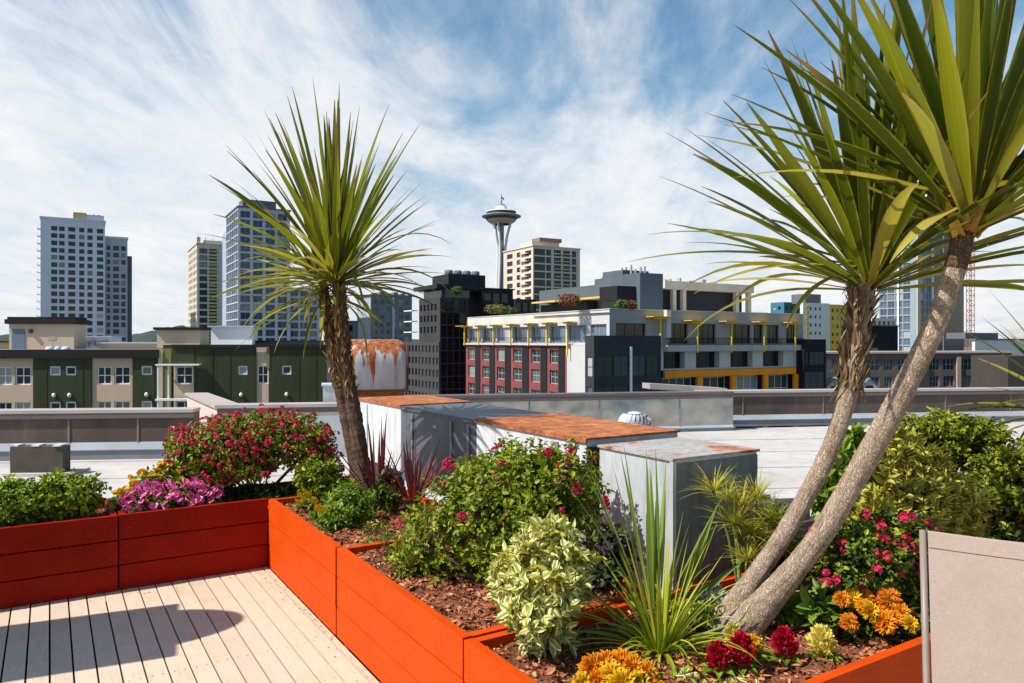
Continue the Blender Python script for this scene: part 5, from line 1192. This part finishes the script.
spiky('flax_plant', 'tall upright green sword leaved plant against the metal box', at(655, 610, 3.16), 18, .74, .019, .48, [ml_flax], .16, prof=pprof, lean=(-.03, 0), Lmin=.45)
r = thing('sword_leaf_shoots', at(680, 612, 3.2), 'arching sword shaped blades leaning right in front of the shade-coloured box front', 'plant'); m = MB()
for dx, dz, L in ((.35, 1, .5), (.42, 1, .44), (.9, .75, .36), (.28, 1, .36)): m.strap(at(676, 612, 3.2), (dx, -.05, dz), (0, -1, .2), L, .03, .06, 8, .3, pprof)
m.build('leaves', [ml_flax], r, True)
ml_lily = leafy('daylily_blade', [(.16, .25, .015), (.28, .37, .02), (.40, .45, .03), (.55, .50, .05)], .35, .35, .45)
spiky('daylily_clump', 'arching yellow green daylily clump behind the orange marigolds', at(660, 652, 2.82), 120, .50, .017, 1.5, [ml_lily], .95, segs=9, Lmin=.45, inner=.1)
# variegated shrub in front
bl = [blob(541, 570, 2.83, .165, .16, .155), blob(546, 545, 2.86, .10, .11, .10), blob(540, 600, 2.78, .15, .15, .14), blob(518, 578, 2.8, .10, .10, .11), blob(568, 580, 2.82, .10, .10, .12), blob(548, 626, 2.78, .11, .11, .09), blob(528, 552, 2.8, .06, .06, .08), blob(562, 540, 2.85, .05, .05, .08)]
shrub('variegated_shrub', 'rounded cream and yellow variegated shrub at the near left end of the planter', at(545, 652, 2.82), bl, 950, 6, .056, .026, [ml_var, ml_gold], None, .12, nstem=6, up=.7, spread=.65, zmin=gz+.02, bump=.22)
bl = [blob(613, 552, 3.30, .10, .1, .11), blob(606, 575, 3.2, .08, .08, .07)]
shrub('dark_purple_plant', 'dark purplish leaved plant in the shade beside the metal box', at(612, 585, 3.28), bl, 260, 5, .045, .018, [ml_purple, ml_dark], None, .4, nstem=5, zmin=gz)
# marigolds, celosia -----------------------------------------------------------
def marigold(label, base, heads, n=160, rx=.16, ry=.12, rz=.05, cen=None):
    rt, p, o = shrub('marigold_plant', label, base, [(tuple(cen or Vector(base)+Z3*.05), (rx, ry, rz))], n, 5, .04, .012, [ml_dark, ml_fresh], 'marigolds', .35, nstem=4, sr=.006, zmin=gz)
    for key, x, y, Y, s in heads: add_flowers(rt, key, [tuple(at(x, y, Y))], [(random.uniform(-.3, .3), -.9, .8)], s)
    return rt
marigold('orange marigolds crowded at the bottom edge below the daylily clump', at(617, 705, 2.44), [('marigold_o', 592, 668, 2.50, 1.0), ('marigold_o', 604, 664, 2.52, 1.05), ('marigold_o', 620, 662, 2.54, 1.05), ('marigold_o', 632, 666, 2.52, .95), ('marigold_o', 647, 672, 2.5, 1.05), ('marigold_y', 612, 676, 2.46, 1.), ('marigold_o', 598, 680, 2.46, 1.05), ('marigold_y', 640, 682, 2.45, 1.1), ('marigold_y', 622, 685, 2.42, 1.1), ('marigold_y', 583, 683, 2.46, .9), ('marigold_o', 653, 684, 2.46, .9)], cen=at(617, 684, 2.48))
marigold('yellow, orange and rust marigolds in front of the pink flowering bush on the right', at(878, 642, 2.95), [('marigold_o', 842, 599, 2.92, 1.1), ('marigold_y', 852, 598, 2.94, 1.2), ('marigold_r', 867, 597, 2.96, .9), ('marigold_r', 889, 600, 2.94, 1.2), ('marigold_y', 870, 612, 2.88, 1.2), ('marigold_o', 864, 607, 2.9, 1.), ('marigold_o', 884, 622, 2.86, 1.35), ('marigold_r', 849, 622, 2.86, 1.15), ('marigold_o', 901, 612, 2.9, .9), ('marigold_y', 910, 624, 2.86, .85), ('marigold_o', 895, 618, 2.88, .9)], 320, .26, .14, .11, at(880, 625, 3.0))
def celosia(label, x, y, Y, h, w, mt, nl=7, group='feathery celosias'):
    b = at(x, y, Y); r = thing('celosia', b, label, 'flower', group)
    h *= .88; w *= .85; arr = plume(h, w, int(x)); N = len(arr)//6; new_mesh('plume', arr+np.array(tuple(b+Z3*.03)), leaf_faces(N), [mt], r, None, np.tile(LEAF_UV, (N, 1)))
    a = np.arange(nl)*6.283/nl; B = np.array([tuple(b+Z3*.02)]*nl); T = np.stack([np.cos(a), np.sin(a), .35+0*a], 1); NN = np.stack([-np.cos(a)*.4, -np.sin(a)*.4, 1+0*a], 1)
    leaf_object('leaves', [leaf_arrays(B, T, NN, np.full(nl, .07), np.full(nl, .035), .4, .3)], [ml_fresh], r)
    m = MB(); m.tube([b-Z3*.02, b+Z3*.05], .006, 6); m.build('stem', m_gstem, r)
celosia('crimson feathery celosia, leftmost of the red ones by the palm foot', 718, 676, 2.60, .085, .046, mp_red)
celosia('crimson feathery celosia with a pointed tip, middle of the red ones', 741, 674, 2.62, .115, .052, mp_red)
celosia('crimson feathery celosia, right of the pair and alone on the bark', 784, 664, 2.68, .10, .055, mp_red)
celosia('slim pale yellow celosia just behind the pointed red one', 733, 660, 2.72, .10, .026, mp_cream)
celosia('small bright yellow celosia at the foot of the leaning palm', 752, 661, 2.70, .055, .036, mp_yel)
celosia('large pale yellow celosia with big fresh leaves near the front board', 822, 662, 2.72, .10, .062, mp_cream, 13)
# low plants round the palm foot
bl = [blob(820, 610, 3.0, .13, .1, .06)]
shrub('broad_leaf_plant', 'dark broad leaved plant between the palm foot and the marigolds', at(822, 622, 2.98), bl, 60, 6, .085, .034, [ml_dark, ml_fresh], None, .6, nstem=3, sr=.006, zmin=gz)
bl = [blob(790, 610, 3.02, .05, .05, .05)]
shrub('pale_green_plant', 'small pale green rosette right behind the leaning palm foot', at(790, 618, 3.0), bl, 22, 5, .075, .045, [ml_fresh], None, nstem=2, sr=.004, zmin=gz)
bl = [blob(712, 596, 3.2, .08, .06, .035)]
shrub('silver_plant', 'low silvery grey plant in front of the far orange board', at(712, 602, 3.18), bl, 60, 6, .045, .009, [ml_silver], None, nstem=2, sr=.004, zmin=gz)
bl = [blob(693, 612, 3.0, .10, .07, .03), blob(672, 605, 3.05, .07, .06, .03)]
shrub('golden_groundcover', 'low golden leaved plant left of the leaning palm foot', at(690, 616, 3.0), bl, 70, 6, .04, .02, [ml_fresh, ml_gold], None, .35, nstem=2, sr=.004, zmin=gz)
bl = [blob(690, 680, 2.5, .07, .06, .025), blob(735, 690, 2.45, .12, .06, .02)]
shrub('low_weedy_plant', 'low weedy green plant on the bark at the bottom edge', at(690, 690, 2.5), bl, 60, 5, .035, .01, [ml_fresh, ml_var], None, .5, nstem=3, sr=.004, zmin=gz)
# a little white plant tag
t0 = at(800, 605, 3.02); o = MB(); pts = [(-.022, 0), (.022, 0), (.022, .06), (.012, .078), (-.012, .078), (-.022, .06)]
o.poly([t0+Vector((x, 0, z-.02)) for x, z in pts]); o.poly([t0+Vector((x, .003, z-.02)) for x, z in pts][::-1])
for i in range(6): a, b = pts[i], pts[(i+1) % 6]; o.poly([t0+Vector((a[0], 0, a[1]-.02)), t0+Vector((b[0], 0, b[1]-.02)), t0+Vector((b[0], .003, b[1]-.02)), t0+Vector((a[0], .003, a[1]-.02))])
ob = o.build('plant_tag', plain('tag_white', (.6, .6, .6), .4), None, False, t0-Z3*.02); tag(ob, 'small white plastic plant tag stuck in the bed behind the leaning trunk', 'plant tag')
# right hand shrubs ---------------------------------------------------------------
bl = [blob(870, 556, 3.25, .24, .2, .18), blob(905, 545, 3.2, .15, .16, .15), blob(845, 580, 3.2, .14, .14, .12), blob(885, 590, 3.12, .2, .14, .12), blob(930, 585, 3.1, .12, .12, .16)]
rt, p, o = shrub('flowering_bush', 'dark green bush with deep pink flowers right of the leaning trunks', at(880, 618, 3.2), bl, 2100, 6, .03, .016, [ml_esc, ml_dark], 'pink flowering bushes', .4, nstem=7, zmin=gz)
P, D = outer(bl, 84, lambda a, b: b[1] < .3); add_flowers(rt, 'pink', P, D, .72)
bl = [blob(905, 470, 3.85, .22, .2, .17), blob(880, 500, 3.7, .2, .18, .16), blob(930, 500, 3.7, .24, .2, .18), blob(905, 520, 3.65, .28, .2, .14), blob(895, 450, 3.95, .12, .12, .12), blob(955, 520, 3.7, .13, .13, .12)]
shrub('variegated_shrub', 'olive green and gold variegated shrub above the pink bush on the right', at(910, 575, 3.7), bl, 1150, 6, .068, .024, [ml_var2, ml_gold], None, .14, nstem=8, up=.7, spread=.6, bump=.2)
bl = [blob(872, 505, 3.45, .05, .08, .10), blob(866, 522, 3.42, .05, .06, .07)]
shrub('golden_shrub', 'bright golden leaved sprig at the left edge of the variegated shrub', at(870, 560, 3.45), bl, 60, 6, .055, .022, [ml_gold], None, nstem=4)
bl = [blob(905, 428, 4.6, .17, .2, .10), blob(950, 428, 4.6, .22, .2, .12), blob(985, 432, 4.6, .14, .2, .10), blob(930, 447, 4.6, .22, .2, .12), blob(905, 455, 4.65, .15, .15, .12), blob(960, 450, 4.7, .2, .15, .14)]
shrub('dark_shrub', 'flat topped dark green shrub against the brown parapet on the right', at(938, 545, 4.6), bl, 2500, 6, .032, .018, [ml_ltree, ml_dark], 'clipped dark shrubs', .2, nstem=9, sr=.02)
bl = [blob(1000, 470, 4.4, .2, .2, .15), blob(1040, 465, 4.4, .2, .2, .18), blob(990, 492, 4.35, .17, .18, .13), blob(1030, 500, 4.3, .22, .2, .13)]
rt, p, o = shrub('dark_shrub', 'round headed clipped shrub on a bare stem at the right edge', at(975, 560, 4.4), bl, 2000, 6, .032, .018, [ml_ltree, ml_dark], 'clipped dark shrubs', .18, nstem=8, sr=.022)
bl = [blob(960, 545, 4.3, .5, .16, .10), blob(1020, 540, 4.2, .3, .16, .12)]
shrub('ground_cover_plant', 'low dark undergrowth behind the beige chair', at(980, 570, 4.25), bl, 700, 6, .035, .018, [ml_dark, ml_esc], None, .3, nstem=3, zmin=gz)
bl = [blob(842, 480, 3.75, .10, .12, .18), blob(855, 440, 3.8, .05, .06, .12), blob(832, 500, 3.7, .09, .1, .12), blob(850, 462, 3.78, .08, .1, .1)]
shrub('tall_leafy_plant', 'tall bright green leafy plant seen between the leaning trunks', at(842, 580, 3.75), bl, 230, 5, .085, .036, [ml_fresh, ml_gold], None, .15, nstem=7, up=.6)
# papyrus
rt = thing('papyrus_plant', at(748, 600, 3.36), 'umbrella headed papyrus with fine green rays beside the shade-coloured box front', 'plant'); ms = MB(); mr_ = MB()
heads = [(714, 492, 3.34), (742, 508, 3.42), (757, 500, 3.46), (768, 520, 3.42), (735, 525, 3.34), (750, 535, 3.36), (765, 545, 3.40), (775, 530, 3.5), (728, 500, 3.5), (748, 560, 3.3)]
for i, (x, y, Yh_) in enumerate(heads):
    h = at(x, y, Yh_); b0 = at(748+(i % 4-1.5)*5, 600, 3.36); ms.tube([b0, b0.lerp(h, .55)+Vector((.01, 0, .02)), h], [.006, .005, .004], 6)
    for k in range(85):
        a = RNG.random()*6.283; el = .35+1.15*RNG.random(); mr_.strap(h, (math.cos(a)*math.sin(el), math.sin(a)*math.sin(el), math.cos(el)), (math.cos(a), math.sin(a), .8), (.09+.09*RNG.random())*(1.15 if i < 5 else .9), .006, .5, 5, .2, None, 0 if RNG.random() < .78 else 1)
ms.build('stem', m_gstem, rt); mr_.build('rays', [leafy('papyrus_ray', [(.32, .36, .03), (.44, .46, .05), (.55, .54, .08)], .45, .35, .3), leafy('papyrus_seed', [(.50, .30, .05), (.42, .22, .05)], .6, .2, .2)], rt)
bl = [blob(775, 545, 3.6, .07, .08, .16)]
shrub('grassy_plant', 'soft green grassy plant behind the papyrus', at(772, 590, 3.6), bl, 160, 5, .12, .008, [ml_fresh, ml_lily], None, .4, nstem=6, sr=.004, up=.9, spread=.4)

# ------------------------------------------------------------------ palms
def bark(name, cols, ring=60, crack=26, bs=.8):
    t = NT(name); v = t.coord('Object', (1, 1, .42)); n = t.noise(v, crack, 7, .7, .6); n2 = t.noise(t.coord('Object'), 6, 4)
    vo = t.n('ShaderNodeTexVoronoi', feature='DISTANCE_TO_EDGE'); vo.inputs['Scale'].default_value = 75; mp = t.coord('Object', (1.2, 1.2, .55)); 
    ad = t.n('ShaderNodeMix', data_type='RGBA', blend_type='ADD'); ad.inputs[0].default_value = .14; t.l(mp, ad.inputs[6]); t.l(t.noise(t.coord('Object'), 22, 3), ad.inputs[7]); t.l(ad.outputs[2], vo.inputs['Vector'])
    cr = t.ramp(vo.outputs[0], [(0., (.32, .29, .27)), (.18, (1, 1, 1))])
    fs = t.noise(t.coord('UV', (26, .11, 1)), 1, 5, .65, .4); n = t.math('ADD', t.math('MULTIPLY', n, .45), t.math('MULTIPLY', fs, .55))
    rg = t.noise(t.coord('UV', (1.5, .5, 1)), 1, 3, .6); cr = t.mix(.45, cr, (1., 1., 1.)); cr = t.mix(.5, cr, t.ramp(rg, [(.33, (.55, .5, .47)), (.5, (1, 1, 1))]), 'MULTIPLY')
    c = t.mix(1., t.ramp(t.math('ADD', t.math('MULTIPLY', n, .75), t.math('MULTIPLY', n2, .25)), [(.34, cols[0]), (.5, cols[1]), (.66, cols[2])]), cr, 'MULTIPLY')
    t.color(c); t.set(.9, 0, .2); t.bump(t.math('ADD', t.math('MULTIPLY', n, .6), cr), bs, .012); return t.m
mbark = bark('palm_bark', [(.20, .13, .085), (.46, .34, .245), (.66, .53, .41)])
mbark_d = bark('dark_palm_bark', [(.07, .043, .027), (.17, .105, .065), (.30, .20, .13)], bs=1.)
ml_palm = leafy('palm_blade', [(.06, .09, .007), (.11, .15, .009), (.19, .23, .013), (.31, .33, .02), (.08, .12, .008)], .36, .46, .4, (.40, .35, .04), .13, None, (.30, .17, .06))
ml_palmy = leafy('old_palm_blade', [(.26, .28, .03), (.40, .38, .05), (.52, .46, .10), (.17, .22, .025)], .4, .4, .4, (.42, .28, .07), .16, None, (.34, .2, .08))
ml_palmb = leafy('dry_leaf_base', [(.26, .16, .075), (.16, .09, .045), (.36, .25, .13), (.10, .06, .03)], .8, .15, .2)
ml_dry = leafy('grey_leaf_base', [(.34, .26, .19), (.25, .18, .12), (.42, .33, .25)], .8, .1, .2)
ml_husk = leafy('leaf_base_yellow', [(.55, .33, .05), (.46, .24, .04), (.35, .16, .04)], .5, .2, .3)
def catmull(pts, n):
    pts = [Vector(p) for p in pts]; q = [pts[0]*2-pts[1]]+pts+[pts[-1]*2-pts[-2]]; out = []
    for i in range(1, len(q)-2):
        for k in range(n):
            t = k/n; a, b, c, d = q[i-1], q[i], q[i+1], q[i+2]
            out.append(.5*((2*b)+(c-a)*t+(2*a-5*b+4*c-d)*t*t+(3*b-a-3*c+d)*t**3))
    out.append(pts[-1]); return out
def interp(keys, t):
    for (a, x), (b, y) in zip(keys, keys[1:]):
        if t <= b: return x+(y-x)*(t-a)/(b-a)
    return keys[-1][1]
def trunk(root, pts, rk, mat, rough=.05, ringw=.0, n=28, seg=26):
    c = catmull(pts, seg); m = MB(); N = len(c)
    rad = [interp(rk, i/(N-1))*(1+ringw*math.sin(i*2.1)+ringw*math.sin(i*.9)) for i in range(N)]
    ph = random.random()*9
    m.tube(c, rad, n, 0, True, lambda i, k: 1+rough*(math.sin(k*1.9+i*.23+ph)*.5+math.sin(k*3.1-i*.41)*.3+(RNG.random()-.5)*.9)+(.0 if i > N*.12 else .18*(1-i/(N*.12))*max(0, math.sin(k*1.35+ph))))
    return m.build('trunk', mat, root, True), c, rad
def crown(par, c, axis, n, L, w, spread=(.05, 1.75), droop=.22, Lside=.72, yfrom=.72, seed=0, extra=(), azw=None):
    """rosette of sword leaves: young ones upright in the middle, old ones hanging outside"""
    g = random.Random(seed); m = MB(); ax = Vector(axis).normalized(); x = ax.cross(Vector((0, 1, 0))).normalized(); y = x.cross(ax)
    for i in range(n):
        t = (i+.5)/n; a = i*2.39996+g.random()*.5; el = spread[0]+(spread[1]-spread[0])*t**1.05+g.gauss(0, .07)
        h = x*math.cos(a)+y*math.sin(a); d = h*math.sin(el)+ax*math.cos(el)
        LL = L*(1-(1-Lside)*min(1, t*1.25))*(.82+.3*g.random()); 
        if t < .1: LL *= .75+2.2*t
        if g.random() < .10: LL *= .6+.3*g.random()
        kink = 3.2 if g.random() < .09 and t > .25 else 1
        old = t > yfrom and g.random() < .45
        m.strap(c+h*.03*(.4+t)-ax*.10*t, d, (h*-1+ax*.8) if el < .2 else (ax*1.+h*.1), LL, w*(.5+.65*g.random()), droop*(.25+1.3*t)*(.5+g.random())*(1.9 if old and g.random() < .5 else kink), 10, .22, pprof, 1 if old else 0, g.gauss(0, .5))
    for d, LL, ww, dr, mi in extra: m.strap(c+Vector(d).normalized()*.04, d, (0, 0, 1), LL, ww, dr, 12, .2, pprof, mi, .2)
    o = m.build('crown', [ml_palm, ml_palmy], par, True); return o
def husks(par, c, rad, i0, i1, n, L, w, mats, down=.5, seed=1, out=.5, name='leaf_bases'):
    """ragged old leaf bases clasping the trunk"""
    g = random.Random(seed); m = MB(); N = len(c)-1
    for k in range(n):
        i = int((i0+(i1-i0)*g.random())*N); i = min(max(i, 1), N-1); t = (c[i+1]-c[i-1]).normalized(); a = g.random()*6.283
        x = t.cross(Vector((0, 1, .1))).normalized(); y = x.cross(t); h = x*math.cos(a)+y*math.sin(a); dn = g.random() < down
        d = t*(-.8 if dn else 1)+h*(out if not dn else out*.7)+Vector((g.gauss(0, .2), g.gauss(0, .2), g.gauss(0, .15)))
        m.strap(c[i]+h*rad[i]*.92, d, h, L*(.5+.8*g.random()), w*(.6+.7*g.random()), .25*g.random(), 4, .3, lambda u: 1-.85*u**1.6, g.randrange(len(mats)))
    return m.build(name, mats, par)
# slim palm, left: two trunks grown together
pb = Vector((-.955, 5.14, .40)); Y1 = 5.15
rt = thing('palm_tree', pb, 'slim cabbage palm with two fused dark trunks left of the roof ducts', 'palm tree', 'cabbage palms')
q = lambda x, y, dy=0.: at(x, y, Y1+dy)
o, c, rad = trunk(rt, [q(368, 512), q(363, 470), q(354, 415), q(346, 372), q(342, 330), q(338, 274, -.02)], [(0, .08), (.15, .056), (.5, .05), (.75, .05), (1, .042)], mbark_d, .10, .03)
husks(rt, c, rad, .5, 1., 190, .05, .024, [ml_palmb, ml_palmb, ml_husk], .55, 3)
crown(o, c[-1]+Vector((-.02, 0, .02)), (-.03, .0, 1), 165, 1.28, .047, (.03, 1.66), .27, .58, .62, 5)
o, c, rad = trunk(rt, [q(362, 512, .05), q(356, 466, .05), q(346, 415, .05), q(337, 372, .04), q(330, 330, .05), q(323, 288, .06)], [(0, .075), (.15, .05), (.5, .043), (.75, .042), (1, .036)], mbark_d, .10, .03)
husks(rt, c, rad, .55, 1., 150, .05, .024, [ml_palmb, ml_palmb, ml_husk], .55, 4)
crown(o, c[-1]+Vector((0, 0, .02)), (-.16, -.05, 1), 52, .92, .036, (.25, 2.05), .45, .66, .50, 8)
# twin leaning palm, right
Y2 = 3.03; pb = at(728, 632, Y2)
rt = thing('palm_tree', pb, 'large leaning palm with two pale trunks rising from one foot', 'palm tree', 'cabbage palms')
q = lambda x, y, dy=0.: at(x, y, Y2+dy)
oA, c, rad = trunk(rt, [q(708, 642, .04), q(739, 599, .05), q(781, 539, .07), q(815, 480, .09), q(836, 434, .10), q(849, 387, .12), q(857, 335, .14), q(864, 268, .15)], [(0, .10), (.07, .058), (.2, .039), (.45, .036), (.62, .036), (.75, .044), (1, .044)], mbark, .045, .012)
husks(oA, c, rad, .70, 1.0, 380, .07, .020, [ml_palmb, ml_palmb, ml_palmb, ml_dry], .35, 5, .40)
ex = [((-1, -.05, .16), 1.02, .05, .30, 0), ((-1, -.1, .30), .95, .05, .34, 0), ((-.85, -.2, .05), .8, .045, .45, 1), ((-.5, -.1, -.1), .45, .045, 1.1, 0), ((.55, -.5, .75), .8, .045, .25, 1)]
crown(oA, c[-1]+Vector((.02, 0, .0)), (.02, .05, 1), 112, 1.18, .056, (.04, 1.42), .20, .80, .80, 12, ex)
oB, c, rad = trunk(rt, [q(730, 640, -.03), q(769, 599, -.07), q(818, 539, -.12), q(854, 480, -.15), q(882, 430, -.17), q(910, 377, -.20), q(938, 318, -.24), q(957, 262, -.27), q(967, 212, -.28)], [(0, .11), (.07, .066), (.2, .044), (.5, .043), (.8, .038), (1, .035)], mbark, .04, .012)
husks(oB, c, rad, .94, 1.0, 80, .13, .045, [ml_husk, ml_husk, ml_palmy], .0, 6, .6)
m = MB(); m.tube(c[int(len(c)*.86):int(len(c)*.97)], [r_*1.06 for r_ in rad[int(len(c)*.86):int(len(c)*.97)]], 24, 0, True, lambda i, k: 1+.05*(RNG.random()-.5)); m.build('dark_collar', mbark_d, oB, True)
ex = [((-1, -.15, .42), 1.0, .055, .30, 0), ((-.9, -.2, .2), .95, .05, .35, 1), ((.10, -.42, .22), .42, .07, 3.6, 1), ((1, -.1, .0), .9, .05, .35, 0), ((-.62, -.45, -.2), .62, .05, .35, 1)]
crown(oB, c[-1]+Vector((.02, 0, .03)), (.06, -.02, 1), 106, 1.20, .064, (.04, 1.25), .13, .88, .84, 21, ex)
# young palm whose leaves reach in at the right edge
pb = Vector((2.92, 3.72, .41)); rt = thing('palm_tree', pb, 'palm standing past the right edge with only its leaf tips in view', 'palm tree', 'cabbage palms')
o, c, rad = trunk(rt, [pb, pb+Vector((.0, 0, .3)), pb+Vector((-.02, 0, .62)), pb+Vector((-.03, 0, .88))], [(0, .08), (.2, .06), (1, .05)], mbark, .05, .01)
crown(o, c[-1], (-.1, -.1, 1), 60, .72, .035, (.05, 1.8), .3, .9, .55, 33)

# ------------------------------------------------------------------ chair and parasol
msl = NT('sling_fabric'); v = msl.coord('UV', (1, 1, 1)); wv1 = msl.n('ShaderNodeTexWave'); wv1.inputs['Scale'].default_value = 90; wv2 = msl.n('ShaderNodeTexWave', bands_direction='Y'); wv2.inputs['Scale'].default_value = 90
msl.l(v, wv1.inputs[0]); msl.l(v, wv2.inputs[0]); n = msl.noise(msl.coord('Object'), 5, 6, .7); n2 = msl.noise(msl.coord('UV', (30, 240, 1)), 1, 3); n3 = msl.noise(msl.coord('UV', (240, 30, 1)), 1, 3)
th = msl.math('ADD', msl.math('MULTIPLY', n2, .5), msl.math('MULTIPLY', n3, .5))
cs = msl.ramp(th, [(.3, (.33, .245, .195)), (.7, (.46, .35, .285))]); msl.color(msl.mix(.35, cs, msl.ramp(n, [(.3, (.6, .57, .52)), (.7, (1, 1, 1))]), 'MULTIPLY')); msl.set(.8, 0, .2); msl.bump(msl.math('ADD', wv1.outputs[1], wv2.outputs[1]), .25, .002)
mfr = plain('chair_frame', (.24, .185, .15), .45, .08)
cx0 = Vector((1.135, 2.02, 0)); ca = Vector((.90, -.43, 0)).normalized(); cn = Vector((-.43, -.90, 0)).normalized()    # along the back; the way it faces
r = thing('patio_chair', cx0+ca*.28+cn*.25, 'beige sling patio chair seen at the bottom right corner', 'chair')
top = 1.078; rec = .27
def bp(s, z, k=0.): return cx0+ca*s+Z3*z+cn*(rec*(top-z)/(top-.42)*1.0-.0)-cn*k
m = MB(); NS, NZ = 10, 14; W_ = .56
for j in range(NZ):
    for i in range(NS):
        def f(i, j):
            s = W_*i/NS; z = .43+(top-.43)*j/NZ; sag = .022*math.sin(math.pi*i/NS)
            zz2 = z-(.012*math.sin(math.pi*i/NS) if j == NZ else 0); return bp(s, zz2, sag)
        q4 = [f(i, j), f(i+1, j), f(i+1, j+1), f(i, j+1)]; u4 = [(i/NS, j/NZ), ((i+1)/NS, j/NZ), ((i+1)/NS, (j+1)/NZ), (i/NS, (j+1)/NZ)]
        m.poly(q4, 0, u4)
for i in range(NS):                                         # hem at the top
    def f(i, dz, k): s = W_*i/NS; return bp(s, top-.012*math.sin(math.pi*i/NS)+dz, .022*math.sin(math.pi*i/NS)+k)
    m.poly([f(i, 0, 0), f(i+1, 0, 0), f(i+1, .004, .008), f(i, .004, .008)], 0, [(0, 0)]*4); m.poly([f(i, .004, .008), f(i+1, .004, .008), f(i+1, -.03, .010), f(i, -.03, .010)], 0, [(0, 0)]*4)
    m.poly([f(i, -.035, -.003), f(i+1, -.035, -.003), f(i+1, .001, -.003), f(i, .001, -.003)], 0, [(i/NS, 0), ((i+1)/NS, 0), ((i+1)/NS, .05), (i/NS, .05)])
seat0 = lambda s, t, dz=0.: cx0+ca*s+cn*(rec+t)+Z3*(.43-.03*math.sin(math.pi*min(1, t/.5))+dz)
m.build('back_sling', msl.m, r, True)
m = MB()
for i in range(10):
    for j in range(8): m.poly([seat0(W_*i/10, j*.0625), seat0(W_*(i+1)/10, j*.0625), seat0(W_*(i+1)/10, (j+1)*.0625), seat0(W_*i/10, (j+1)*.0625)], 0, [(i/10, j/8), (i/10+.1, j/8), (i/10+.1, j/8+.125), (i/10, j/8+.125)])
m.build('seat_sling', msl.m, r, True)
for s in (-.012, W_+.012):
    m = MB(); m.tube([bp(s, top+.004, .004), bp(s, .8, .004), bp(s, .43, .004), seat0(s, .25), seat0(s, .5), seat0(s, .54, -.06)], .009, 8); m.build('side_rail', mfr, r, True)
    m = MB(); m.tube([bp(s, .66), bp(s, .66)+cn*.2, seat0(s, .42, .22), seat0(s, .46, 0.)-Z3*.2, seat0(s, .46)*1.-Z3*(.42)], .013, 8); m.build('leg', mfr, r, True)
    m = MB(); m.tube([bp(s, .45), Vector((bp(s, .45).x, bp(s, .45).y, 0))-cn*.12+Z3*.006], .013, 8); m.build('leg', mfr, r, True)
    m = MB(); m.tube([bp(s, .655, .0)+ca*0, bp(s, .665)+cn*.2, seat0(s, .44, .235)], .018, 8); m.build('armrest', mfr, r, True)
# half parasol that throws the shadow on the deck, out of the picture on the left
A_ = Vector((.917, .398, 0)); B_ = Vector((-.398, .917, 0)); hp = 2.3
sc_ = Vector((-2.72, 3.77, 0)); off = SH*(hp/math.tan(SUN_EL)); pc = sc_+off
r = thing('half_parasol', pc-A_*1.2, 'narrow beige parasol on a pole left of the picture', 'parasol')
mcv = plain('canopy_cloth', (.5, .42, .34), .9, .05)
m = MB(); hw = .41
def ring(z, k): return [pc+A_*(-2.0)+B_*hw*k+Z3*(hp+z), pc+A_*.93*k+B_*hw*k+Z3*(hp+z), pc+A_*.93*k-B_*hw*k+Z3*(hp+z), pc-A_*2.0-B_*hw*k+Z3*(hp+z)]
m.poly(ring(0, 1)); m.poly(ring(.06, .6)); m.box(pc-A_*2-B_*hw+Z3*(hp-.10), A_*2.93, B_*.004, Z3*.1); m.box(pc-A_*2+B_*hw+Z3*(hp-.10), A_*2.93, B_*.004, Z3*.1)
m.build('canopy', mcv, r)
m = MB(); el = [pc+A_*(.45+.78*math.cos(a))+B_*(.33*math.sin(a)+.02)+Z3*(hp+.03) for a in [2*math.pi*k/36 for k in range(36)]]
m.poly(el); m.poly([e_+Z3*.03 for e_ in el])
for k in range(36): m.poly([el[k], el[(k+1) % 36], el[(k+1) % 36]+Z3*.03, el[k]+Z3*.03])
m.build('end_flap', mcv, r)
m = MB(); b_ = pc-A_*1.2; m.tube([(b_.x, b_.y, 0), (b_.x, b_.y, hp)], .022, 10); m.build('pole', mfr, r)
m = MB(); m.lathe([(.25, 0), (.25, .05), (.05, .08), (.04, .2)], (b_.x, b_.y, .002), 20); m.build('base', mfr, r)

# crumbs of soil and bark, and a few petals, fallen on the deck along the planters
n = 420; side = RNG.random(n) < .5; dd = .004+np.abs(RNG.normal(size=n))*.05; ll = RNG.random(n)
bs = np.array([tuple(uv(.01+d_, -.05-l_*2.0, .0035)) if s_ else tuple(uv(.05+l_*3.4, -.012-d_, .0035)) for s_, d_, l_ in zip(side, dd, ll)])
Lc = .004+.016*RNG.random(n)**3
tag(leaf_object('fallen_bark', [leaf_arrays(bs, rnd(n)*np.array([1, 1, .1]), np.array([0, 0, 1.])+rnd(n)*.15, Lc, Lc*.5, .1, .0)], mchip), kind='stuff')
